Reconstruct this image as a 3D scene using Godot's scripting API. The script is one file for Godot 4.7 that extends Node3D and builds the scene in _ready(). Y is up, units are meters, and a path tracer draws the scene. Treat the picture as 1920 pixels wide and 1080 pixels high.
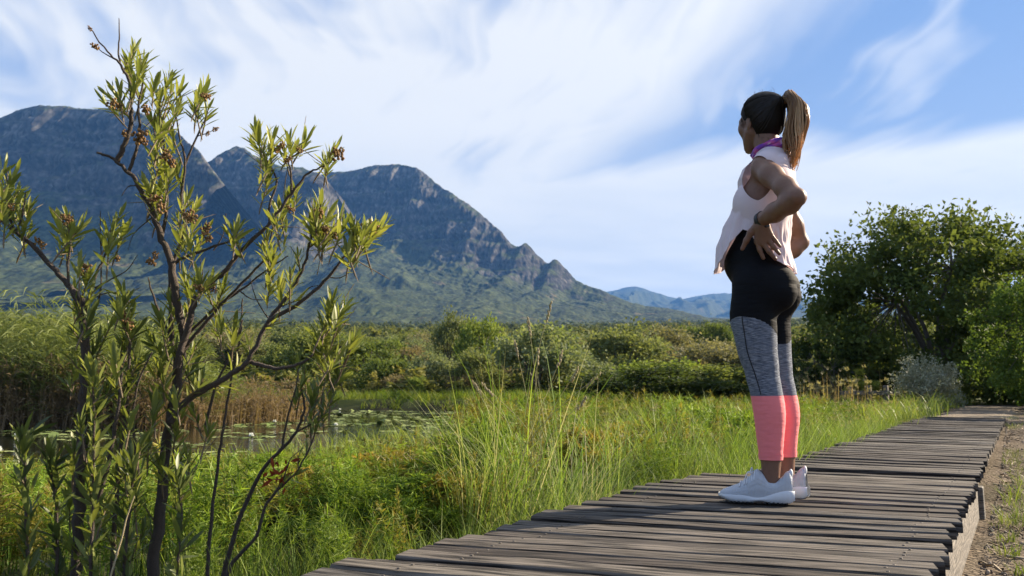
extends Node3D
# A woman on a plank boardwalk looks over a pond and a bushy valley towards a mountain range.
# World: y up, metres; the boardwalk's top is y = 0; the camera looks along -Z, tilted up 7.1 degrees.

const EYE := Vector3(0.0, 0.45, 0.0)
const TILT := 0.12460
const FPX := 1493.0
const WATER := -0.60
const R0 := Vector3(1.01, 0.0, -1.99)        # a point on the boardwalk's right edge
const ALONG := Vector3(0.535, 0.0, -0.845)
const LEFTW := Vector3(-0.845, 0.0, -0.535)

var rng := RandomNumberGenerator.new()
var nz := FastNoiseLite.new()
var nr := FastNoiseLite.new()
var taken := {}
var M := {}


class MB:
	var v := PackedVector3Array()
	var n := PackedVector3Array()
	var c := PackedColorArray()
	var t := PackedVector2Array()
	var i := PackedInt32Array()

	func add(p: Vector3, nn: Vector3, col: Color, uv: Vector2) -> int:
		v.append(p); n.append(nn); c.append(col); t.append(uv)
		return v.size() - 1

	func tri(a: int, b: int, d: int) -> void:
		i.append(a); i.append(b); i.append(d)

	func quad(a: int, b: int, d: int, e: int) -> void:
		i.append(a); i.append(b); i.append(d)
		i.append(a); i.append(d); i.append(e)

	# faces without normals of their own are drawn flat
	func flat(p: Vector3, col: Color, uv := Vector2.ZERO) -> int:
		v.append(p); c.append(col); t.append(uv)
		return v.size() - 1

	func fix() -> void:
		var k := 0
		while k < i.size():
			var a := v[i[k]]
			var nn := n[i[k]] + n[i[k + 1]] + n[i[k + 2]]
			if (v[i[k + 1]] - a).cross(v[i[k + 2]] - a).dot(nn) > 0.0:
				var s := i[k + 1]
				i[k + 1] = i[k + 2]
				i[k + 2] = s
			k += 3

	func smooth() -> void:
		n.resize(v.size())
		n.fill(Vector3.ZERO)
		var k := 0
		while k < i.size():
			var a := i[k]
			var b := i[k + 1]
			var d := i[k + 2]
			var cr := (v[d] - v[a]).cross(v[b] - v[a])
			n[a] += cr; n[b] += cr; n[d] += cr
			k += 3
		for q in n.size():
			n[q] = n[q].normalized()

	func mesh() -> ArrayMesh:
		var a := []
		a.resize(Mesh.ARRAY_MAX)
		a[Mesh.ARRAY_VERTEX] = v
		if n.size() == v.size():
			a[Mesh.ARRAY_NORMAL] = n
		if c.size() == v.size():
			a[Mesh.ARRAY_COLOR] = c
		if t.size() == v.size():
			a[Mesh.ARRAY_TEX_UV] = t
		a[Mesh.ARRAY_INDEX] = i
		var m := ArrayMesh.new()
		m.add_surface_from_arrays(Mesh.PRIMITIVE_TRIANGLES, a)
		return m


# ---------------------------------------------------------------- naming
func numbered(parent: Node, called: String) -> String:
	var key := str(parent.get_instance_id()) + called
	var k: int = taken.get(key, 0)
	taken[key] = k + 1
	return called if k == 0 else "%s_%03d" % [called, k]


func put(called: String, m: Mesh, mat: Material, parent: Node3D = self) -> MeshInstance3D:
	var o := MeshInstance3D.new()
	o.name = numbered(parent, called)
	o.mesh = m
	o.material_override = mat
	parent.add_child(o, true)
	return o


func thing(called: String, label: String, category: String, at := Vector3.ZERO, turn := 0.0, group := "") -> Node3D:
	var o := Node3D.new()
	o.name = numbered(self, called)
	add_child(o, true)
	o.position = at
	o.rotation.y = turn
	return tag(o, label, category, group)


func tag(o: Node3D, label: String, category: String, group := "") -> Node3D:
	o.set_meta("label", label)
	if category: o.set_meta("category", category)
	if group: o.set_meta("group", group)
	return o


func setting(o: Node3D, label := "") -> Node3D:
	o.set_meta("kind", "structure")
	if label: o.set_meta("label", label)
	return o


func stuff(o: Node3D, label := "", category := "") -> Node3D:
	o.set_meta("kind", "stuff")
	if label: o.set_meta("label", label)
	if category: o.set_meta("category", category)
	return o


func many(called: String, m: Mesh, mat: Material, buf: PackedFloat32Array, parent: Node3D = self) -> MultiMeshInstance3D:
	var mm := MultiMesh.new()
	mm.transform_format = MultiMesh.TRANSFORM_3D
	mm.use_colors = true
	mm.mesh = m
	mm.instance_count = buf.size() / 16
	mm.buffer = buf
	var o := MultiMeshInstance3D.new()
	o.name = numbered(parent, called)
	o.multimesh = mm
	o.material_override = mat
	parent.add_child(o, true)
	o.set_meta("kind", "stuff")
	return o


func row(buf: PackedFloat32Array, b: Basis, o: Vector3, col: Color) -> void:
	buf.append_array(PackedFloat32Array([b.x.x, b.y.x, b.z.x, o.x, b.x.y, b.y.y, b.z.y, o.y, b.x.z, b.y.z, b.z.z, o.z, col.r, col.g, col.b, 1.0]))


# the point seen at a pixel of the 1920 x 1080 photograph, at a given distance into the scene
func at(px: float, py: float, depth: float) -> Vector3:
	var X := (px - 960.0) / FPX
	var Y := (540.0 - py) / FPX
	var d := Vector3(X, Y * cos(TILT) + sin(TILT), Y * sin(TILT) - cos(TILT))
	return EYE + d * (depth / -d.z)


func rf(a: float, b: float) -> float:
	return rng.randf_range(a, b)


func gauss() -> float:
	return rng.randfn(0.0, 1.0)


func unit() -> Vector3:
	var y := rf(-1.0, 1.0)
	var a := rf(0.0, TAU)
	var r := sqrt(1.0 - y * y)
	return Vector3(r * cos(a), y, r * sin(a))


func frame(dir: Vector3, roll := 0.0) -> Basis:        # a basis whose y axis lies along dir
	var y := dir.normalized()
	var x := y.cross(Vector3(0.31, 0.12, 0.94)).normalized()
	var z := x.cross(y)
	return Basis(x, y, z).rotated(y, roll)


func mix(a: Color, b: Color, t: float) -> Color:
	return a.lerp(b, clampf(t, 0.0, 1.0))


# ---------------------------------------------------------------- materials
func mat(col: Color, rough := 0.9, vertex := false, spec := 0.5) -> StandardMaterial3D:   # colours are linear here
	var m := StandardMaterial3D.new()
	m.albedo_color = col.linear_to_srgb()
	m.roughness = rough
	m.metallic_specular = spec
	m.vertex_color_use_as_albedo = vertex
	m.cull_mode = BaseMaterial3D.CULL_DISABLED
	return m


func leafy(col: Color, through := 0.7, rough := 0.55, spec := 0.35) -> StandardMaterial3D:
	var m := mat(col, rough, true, spec)
	m.backlight_enabled = true
	m.backlight = Color(through, through, through * 0.55).linear_to_srgb()
	return m


func noise_tex(size: int, freq: float, oct: int, ramp: Array, seed_: int, sx := 1.0, sy := 1.0, kind := FastNoiseLite.TYPE_SIMPLEX_SMOOTH) -> ImageTexture:
	var f := FastNoiseLite.new()
	f.noise_type = kind
	f.seed = seed_
	f.frequency = freq
	f.fractal_octaves = oct
	var im := Image.create_empty(size, size, false, Image.FORMAT_RGB8)
	var g := Gradient.new()
	g.offsets = PackedFloat32Array(ramp[0])
	g.colors = PackedColorArray(ramp[1])
	var w := float(size)
	for y in size:
		for x in size:
			# blended over the edges so that it tiles
			var u := x / w
			var q := y / w
			var a := f.get_noise_2d(x * sx, y * sy)
			if u > 0.8:
				a = lerpf(a, f.get_noise_2d((x - w) * sx, y * sy), (u - 0.8) / 0.2)
			if q > 0.8:
				var b := f.get_noise_2d(x * sx, (y - w) * sy)
				if u > 0.8:
					b = lerpf(b, f.get_noise_2d((x - w) * sx, (y - w) * sy), (u - 0.8) / 0.2)
				a = lerpf(a, b, (q - 0.8) / 0.2)
			im.set_pixel(x, y, g.sample(0.5 + 0.5 * a))
	return ImageTexture.create_from_image(im)


func grey(v: float) -> Color:
	return Color(v, v, v)


func tri_map(m: StandardMaterial3D, tex: Texture2D, scale: float, bump: Texture2D = null, depth := 1.0) -> StandardMaterial3D:
	m.albedo_texture = tex
	m.uv1_triplanar = true
	m.uv1_world_triplanar = true
	m.uv1_scale = Vector3(scale, scale, scale)
	if bump:
		m.heightmap_enabled = true
		m.heightmap_texture = bump
		m.heightmap_scale = depth
	return m


# ---------------------------------------------------------------- shapes
func tube(b: MB, pts: PackedVector3Array, rad: PackedFloat32Array, sides: int, col: Color, col2 := Color(-1, 0, 0), vscale := 1.0) -> void:
	var count := pts.size()
	var up := Vector3(0.3, 0.2, 0.93)
	var first := b.v.size()
	var run := 0.0
	for k in count:
		var d := (pts[mini(k + 1, count - 1)] - pts[maxi(k - 1, 0)]).normalized()
		var x := d.cross(up)
		if x.length() < 0.05:
			x = d.cross(Vector3.RIGHT)
		x = x.normalized()
		var y := x.cross(d).normalized()
		up = y if absf(y.dot(d)) < 0.5 else up
		if k > 0:
			run += pts[k].distance_to(pts[k - 1])
		var cc := col if col2.r < 0.0 else mix(col, col2, float(k) / (count - 1))
		for s in sides + 1:
			var a := TAU * s / sides
			var nn := x * cos(a) + y * sin(a)
			b.add(pts[k] + nn * rad[k], nn, cc, Vector2(float(s) / sides, run * vscale))
	var w := sides + 1
	for k in count - 1:
		for s in sides:
			var a := first + k * w + s
			b.quad(a, a + 1, a + w + 1, a + w)
	var cap := b.add(pts[count - 1], (pts[count - 1] - pts[count - 2]).normalized(), col if col2.r < 0.0 else col2, Vector2(0.5, run))
	for s in sides:
		b.tri(first + (count - 1) * w + s, first + (count - 1) * w + s + 1, cap)


func curve(p: PackedVector3Array, per: int) -> PackedVector3Array:      # Catmull-Rom through the points
	var out := PackedVector3Array()
	for k in p.size() - 1:
		var a := p[maxi(k - 1, 0)]
		var b := p[k]
		var c := p[k + 1]
		var d := p[mini(k + 2, p.size() - 1)]
		for j in per:
			out.append(b.cubic_interpolate(c, a, d, float(j) / per))
	out.append(p[p.size() - 1])
	return out


func taper(n: int, a: float, b: float, power := 1.0) -> PackedFloat32Array:
	var out := PackedFloat32Array()
	for k in n:
		out.append(lerpf(a, b, pow(float(k) / (n - 1), power)))
	return out


func box(b: MB, c: Vector3, half: Vector3, basis := Basis.IDENTITY, col := Color.WHITE, bev := 0.004) -> void:
	# a chamfered box: each face inset, joined by bevels
	var ids := {}
	for ax in 3:
		for sg in [-1.0, 1.0]:
			var nn := Vector3.ZERO
			nn[ax] = sg
			var u := (ax + 1) % 3
			var w := (ax + 2) % 3
			var f := []
			for q in [[-1, -1], [1, -1], [1, 1], [-1, 1]]:
				var p := Vector3.ZERO
				p[ax] = sg * half[ax]
				p[u] = q[0] * (half[u] - bev)
				p[w] = q[1] * (half[w] - bev)
				var sgn := [0, 0, 0]
				sgn[ax] = int(sg); sgn[u] = q[0]; sgn[w] = q[1]
				var id := b.add(c + basis * p, basis * nn, col, Vector2(p[0] + p[2], p[1] + p[2]) )
				ids[[ax, sgn[0], sgn[1], sgn[2]]] = id
				f.append(id)
			b.quad(f[0], f[1], f[2], f[3])
	for ax in 3:
		var u := (ax + 1) % 3
		var w := (ax + 2) % 3
		for su in [-1, 1]:
			for sw in [-1, 1]:
				var q := []
				for e in [[u, -1], [u, 1], [w, 1], [w, -1]]:
					var sgn := [0, 0, 0]
					sgn[ax] = e[1]; sgn[u] = su; sgn[w] = sw
					q.append(ids[[e[0], sgn[0], sgn[1], sgn[2]]])
				b.quad(q[0], q[1], q[2], q[3])
	for sx in [-1, 1]:
		for sy in [-1, 1]:
			for sz in [-1, 1]:
				b.tri(ids[[0, sx, sy, sz]], ids[[1, sx, sy, sz]], ids[[2, sx, sy, sz]])


func blob(b: MB, c: Vector3, r: Vector3, nu: int, nv: int, col: Color) -> void:
	var first := b.v.size()
	for j in nv + 1:
		var th := PI * j / nv
		for k in nu + 1:
			var ph := TAU * k / nu
			var d := Vector3(sin(th) * cos(ph), cos(th), sin(th) * sin(ph))
			b.add(c + d * r, (d / r).normalized(), col, Vector2(float(k) / nu, float(j) / nv))
	for j in nv:
		for k in nu:
			var a := first + j * (nu + 1) + k
			b.quad(a, a + 1, a + nu + 2, a + nu + 1)


# a crown of leaf-sized faces gathered in clumps, base of the crown at y = 0
func crown(seed_: int, r: Vector3, lift: float, clumps: int, leaves: int, leaf: float, ca: Color, cb: Color, spread := 0.30, inner := 0.35, wide := 0.55) -> ArrayMesh:
	rng.seed = seed_
	var cs := PackedVector3Array()
	var cr := PackedFloat32Array()
	var tone := PackedFloat32Array()
	for k in clumps:
		var d := unit()
		d.y = absf(d.y) * 1.15 - 0.35 if rng.randf() < 0.8 else d.y
		var far := pow(rf(inner * inner, 1.0), 0.5) * rf(0.82, 1.08)
		cs.append(Vector3(d.x * r.x, lift + d.y * r.y, d.z * r.z) * Vector3(far, 1.0, far) + Vector3(0, (far - 1.0) * d.y * r.y, 0))
		cr.append(spread * rf(0.65, 1.25))
		tone.append(rng.randf())
	var b := MB.new()
	for k in leaves:
		var q := rng.randi() % clumps
		var off := Vector3(gauss(), gauss() * 0.75, gauss())
		var p := cs[q] + off * cr[q] * Vector3(r.x, r.y, r.z) * 0.55
		if p.y < 0.02:
			p.y = rf(0.02, 0.25 * lift + 0.03)
		var L := leaf * rf(0.6, 1.3)
		var dir := (unit() + off * 0.5 + Vector3(0, 0.25, 0)).normalized()
		var side := dir.cross(unit()).normalized() * L * wide * 0.5
		var nn := dir.cross(side).normalized() * L * 0.10
		var col := mix(ca, cb, tone[q] * 0.6 + rng.randf() * 0.4) * rf(0.85, 1.15)
		var a := b.flat(p - dir * L * 0.5, col)
		b.flat(p + side + nn, col)
		b.flat(p + dir * L * 0.5, col)
		b.flat(p - side + nn, col)
		b.quad(a, a + 1, a + 2, a + 3)
	return b.mesh()


# a tuft of grass blades, base at the origin
func tuft(seed_: int, blades: int, h: float, w: float, lean: float, foot: float, ca: Color, cb: Color, droop := 0.5, heads := 0.0) -> ArrayMesh:
	rng.seed = seed_
	var b := MB.new()
	for k in blades:
		var a := rf(0.0, TAU)
		var out := Vector3(cos(a), 0, sin(a))
		var base := Vector3(cos(a + 1.3), 0, sin(a + 1.3)) * foot * sqrt(rng.randf())
		var hh := h * rf(0.45, 1.15)
		var le := lean * rf(0.1, 1.2)
		var dr := droop * rf(0.0, 1.2)
		var side := Vector3(-out.z, 0, out.x).rotated(Vector3.UP, rf(-1.0, 1.0))
		var ww := w * rf(0.6, 1.3)
		var col := mix(ca, cb, rng.randf())
		var seg := 5
		var prev := -1
		for s in seg + 1:
			var t := float(s) / seg
			var p := base + out * hh * (le * t + dr * t * t * t * 0.6) + Vector3.UP * hh * (t - dr * 0.45 * t * t * t)
			var q := ww * (1.0 - t * t) * (0.55 + 0.9 * t if t < 0.5 else 1.0) * 0.5
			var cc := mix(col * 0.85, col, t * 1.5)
			var id := b.flat(p - side * q, cc)
			if s < seg:
				b.flat(p + side * q, cc)
			if s > 0:
				if s < seg:
					b.quad(prev, prev + 1, id + 1, id)
				else:
					b.tri(prev, prev + 1, id)
			prev = id
		if rng.randf() < heads:
			# a small drooping seed head
			var top := base + out * hh * (le + dr * 0.6) + Vector3.UP * hh * (1.0 - dr * 0.45)
			for j in 7:
				var dd := (out * (le + dr) + Vector3.UP * 0.6 + unit() * 0.5).normalized()
				var p2 := top + out * hh * 0.03 * j * (0.4 + dr)
				var s2 := dd.cross(side).normalized() * w * 0.5
				var hc := Color(0.30, 0.27, 0.15)
				var id2 := b.flat(p2 - s2, hc)
				b.flat(p2 + s2, hc)
				b.flat(p2 + dd * h * 0.07, hc)
				b.tri(id2, id2 + 1, id2 + 2)
	return b.mesh()


# ---------------------------------------------------------------- the lie of the land
func sd(x: float, z: float) -> Vector2:            # (metres along the boardwalk, metres right of its right edge)
	return Vector2((x - R0.x) * ALONG.x + (z - R0.z) * ALONG.z, -((x - R0.x) * LEFTW.x + (z - R0.z) * LEFTW.z))


func pond(x: float, z: float) -> float:            # below 1 inside the pond
	var wob := nz.get_noise_2d(x * 6.0, z * 6.0) * 0.16
	return pow((x + 14.0) / 19.0, 2.0) + pow((z + 24.0) / 14.5, 2.0) + wob


func ground(x: float, z: float) -> float:
	var q := sd(x, z)
	var y := lerpf(-0.32, -0.03, smoothstep(5.0, 11.6, q.x))
	y += nz.get_noise_2d(x * 22.0, z * 22.0) * 0.03 * (1.0 - 0.6 * smoothstep(5.0, 11.6, q.x))
	if q.y > 0.6:
		y += nz.get_noise_2d(x * 5.0, z * 5.0) * 0.08
	var e := -q.y - 1.1
	if e > 0.0:
		y = lerpf(y, lerpf(-0.36, -0.10, smoothstep(12.0, 30.0, q.x)), smoothstep(0.0, 1.2, e))
		y += nz.get_noise_2d(x * 7.0 + 40.0, z * 7.0) * 0.07 * smoothstep(0.0, 1.5, e)
	var r := sqrt(x * x + z * z)
	if r < 60.0:
		var m := pond(x, z)
		if m < 1.0:
			y = WATER - 0.05 - 0.9 * (1.0 - m)
		elif m < 1.5:
			y = lerpf(WATER - 0.05, y, smoothstep(1.0, 1.0 + (0.16 if z < -28.0 else 0.45), m))
	if r > 40.0:
		y += (nz.get_noise_2d(x * 0.6, z * 0.6)) * clampf((r - 60.0) * 0.012, 0.0, 7.0)
		var out := 1.0 if z < 0.0 else 0.3
		y += (maxf(0.0, r - 46.0) * 0.050 * smoothstep(46.0, 80.0, r) + maxf(0.0, r - 220.0) * 0.036) * out
	return y


func land(x: float, z: float, lift := 0.0) -> Vector3:
	return Vector3(x, ground(x, z) + lift, z)


func _ready() -> void:
	nz.seed = 7
	nz.frequency = 0.05
	nz.fractal_octaves = 4
	nz.noise_type = FastNoiseLite.TYPE_SIMPLEX_SMOOTH
	nr.seed = 19
	nr.frequency = 0.05
	nr.fractal_octaves = 2
	# camera, sky, sun, exposure, air
	var cam := Camera3D.new()
	cam.name = "camera"
	add_child(cam)
	cam.position = EYE
	cam.rotation.x = TILT
	cam.near = 0.05
	cam.far = 30000.0
	cam.fov = rad_to_deg(2.0 * atan(540.0 / FPX))
	cam.current = true
	var lens := CameraAttributesPhysical.new()
	lens.frustum_focal_length = 24.0 * FPX / 1080.0
	lens.frustum_focus_distance = 3.2
	lens.exposure_aperture = 8.0
	lens.frustum_near = 0.05
	lens.frustum_far = 30000.0
	cam.attributes = lens
	var env := Environment.new()
	env.tonemap_mode = Environment.TONE_MAPPER_LINEAR
	env.tonemap_exposure = 3.0
	env.background_mode = Environment.BG_SKY
	env.sky = Sky.new()
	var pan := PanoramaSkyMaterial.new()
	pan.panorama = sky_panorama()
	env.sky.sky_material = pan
	env.sdfgi_enabled = true
	env.ssao_enabled = true
	env.ssil_enabled = true
	env.fog_enabled = true
	env.fog_density = 0.00007
	env.fog_light_color = Color(0.42, 0.67, 1.0)
	var we := WorldEnvironment.new()
	we.name = "daylight"
	we.environment = env
	add_child(we)
	var sun := DirectionalLight3D.new()
	sun.name = "sun"
	add_child(sun)
	var d := sun_dir()
	sun.basis = Basis.looking_at(d, Vector3.UP)
	sun.light_energy = 1.6
	sun.light_color = Color(1.0, 0.93, 0.82)
	sun.light_angular_distance = 0.5
	sun.shadow_enabled = true

	materials()
	# the land
	polar_land()
	massif("left_mountain", "left cliff faced mountain, its top cut by the picture's edge", [[-420, 330], [-300, 290], [-160, 240], [-60, 226], [0, 222], [40, 205], [90, 198], [160, 203], [215, 202], [270, 215, -30], [330, 245, -130], [370, 280, -220], [400, 318, -290], [425, 352, -320], [450, 392, -240], [480, 440, -60], [520, 500, 160], [570, 560, 420]], 2150.0, 760.0, 41, 430, 0.92, 1.0)
	massif("middle_mountain", "small pointed peak between the two big mountains", [[330, 420], [370, 340], [398, 300], [430, 281], [450, 275], [475, 290, -30], [520, 310, -100], [570, 315, -150], [600, 325, -190], [620, 345, -200], [640, 370, -120], [655, 395, 0], [680, 440, 160], [720, 500, 340], [770, 560, 520]], 2550.0, 1000.0, 43, 320, 0.92, 0.9)
	massif("right_mountain", "right long mountain with a flat top and a ridge falling to the right", [[480, 420], [540, 360], [580, 335], [615, 325], [650, 322], [690, 312], [740, 308], [780, 315, -30], [820, 345, -90], [860, 370, -160], [900, 400, -230], [940, 435, -290], [966, 461, -310], [986, 457, -300], [1010, 480, -320], [1028, 494, -320], [1042, 487, -320], [1060, 505, -340], [1080, 525, -360], [1120, 542, -420], [1180, 565, -500], [1250, 578, -580], [1320, 592, -680], [1420, 610, -800]], 2950.0, 1050.0, 47, 560, 0.88, 0.9)
	massif("far_mountain", "far blue mountain range low on the horizon at right", [[1020, 570], [1080, 555], [1150, 545], [1190, 537], [1230, 549], [1275, 560], [1320, 553], [1365, 550], [1420, 560], [1480, 566], [1540, 572], [1620, 568], [1700, 575], [1800, 580], [1920, 585], [2100, 595]], 8200.0, 4200.0, 53, 360, 0.4, 0.25)
	water()
	boardwalk()
	dirt_side()
	reeds()
	valley()
	right_side()
	grasses()
	marsh_bushes()
	tussock()
	shrubs()
	woman()
	rebase_all()


# ---------------------------------------------------------------- sky
func sky_panorama() -> ImageTexture:
	# computed air and high streaky cloud; rows from the zenith down, the first column towards -Z, a quarter on +X
	var W := 3072
	var H := 1536
	var f := FastNoiseLite.new()
	f.seed = 11
	f.frequency = 1.0
	f.fractal_octaves = 4
	f.noise_type = FastNoiseLite.TYPE_SIMPLEX_SMOOTH
	var g := FastNoiseLite.new()
	g.seed = 23
	g.frequency = 1.0
	g.fractal_octaves = 4
	g.noise_type = FastNoiseLite.TYPE_SIMPLEX_SMOOTH
	var px := PackedFloat32Array()
	px.resize(W * H * 3)
	var sun := -sun_dir()
	var rows := H / 2 + 2
	for j in rows:
		var el := (0.5 - (j + 0.5) / H) * PI
		var y := maxf(sin(el), 0.004)
		var ce := cos(el)
		var t := pow(clampf(1.0 - y, 0.0, 1.0), 3.2)
		var air := mix(Color(0.145, 0.305, 0.66), Color(0.60, 0.745, 0.93), t)
		for i in W:
			var az := (i + 0.5) / W * TAU
			var x := ce * sin(az)
			var z := -ce * cos(az)
			var inv := 1.0 / (y + 0.035)
			var X := x * inv
			var Z := z * inv
			var q := 0.956 * X - 0.292 * Z            # across the streaks
			var l := -0.292 * X - 0.956 * Z           # along them
			# warp so that the fibres bend
			var wq := f.get_noise_2d(q * 0.35 + 9.0, l * 0.25)
			var wisp := f.get_noise_3d(q * 1.5 + wq * 1.2, l * 0.75 - wq * 0.8, 3.0)
			var fine := g.get_noise_3d(q * 8.5 + wq * 4.5 + wisp * 1.0, l * 1.5 + wq * 2.0, 7.0)
			var big := f.get_noise_2d(q * 0.28 + 31.0, l * 0.16 + 5.0)
			var qq := q + 0.20 * wq + 0.12 * wisp + 0.07 * fine
			# a broad veil, its right edge crisp, its left edge frayed; a second bank low on the right
			var veil := (1.0 - smoothstep(0.95, 1.45, qq)) * smoothstep(-1.25, 0.5, qq + 1.1 * wisp + 0.25 * fine)
			var edge := 2.75 - (q - 1.6) * 0.80 + 0.50 * wq + 0.40 * wisp
			var bank := smoothstep(-0.30, 0.25, l - edge) * smoothstep(0.35, 1.1, q)
			var here := maxf(veil * (0.98 + 0.28 * wisp + 0.20 * fine), bank * (1.04 + 0.26 * wisp + 0.20 * fine))
			here = maxf(here, smoothstep(0.05, 0.65, wisp + 0.3 * fine) * 0.45)
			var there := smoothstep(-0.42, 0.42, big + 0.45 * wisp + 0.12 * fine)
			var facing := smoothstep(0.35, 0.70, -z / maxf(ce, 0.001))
			var d := lerpf(there * 0.62, here, facing)  # unseen sky gets thinner cloud, shaped to lower the ambient light
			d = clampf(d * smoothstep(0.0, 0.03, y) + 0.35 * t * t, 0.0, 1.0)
			# thick parts are greyer underneath
			var shade := clampf(0.5 + 0.9 * f.get_noise_3d(q * 0.9, l * 1.6, 13.0), 0.0, 1.0) * (1.0 - smoothstep(0.12, 0.42, y))
			var cloud := mix(Color(0.885, 0.905, 0.935), Color(0.70, 0.76, 0.86), shade * 0.75)
			var c := mix(air, cloud, d)
			var near_sun := maxf(0.0, x * sun.x + sin(el) * sun.y + z * sun.z)
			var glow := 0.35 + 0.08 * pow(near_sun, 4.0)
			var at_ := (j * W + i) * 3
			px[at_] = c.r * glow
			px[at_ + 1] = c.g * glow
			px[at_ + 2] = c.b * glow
	# below the horizon: light off the land
	var low := Color(0.07, 0.075, 0.055)
	for k in range(rows * W, W * H):
		px[k * 3] = low.r
		px[k * 3 + 1] = low.g
		px[k * 3 + 2] = low.b
	var im := Image.create_from_data(W, H, false, Image.FORMAT_RGBF, px.to_byte_array())
	return ImageTexture.create_from_image(im)


func sun_dir() -> Vector3:            # the way the light travels
	var e := deg_to_rad(27.0)
	return Vector3(-0.898 * cos(e), -sin(e), 0.439 * cos(e)).normalized()


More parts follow.
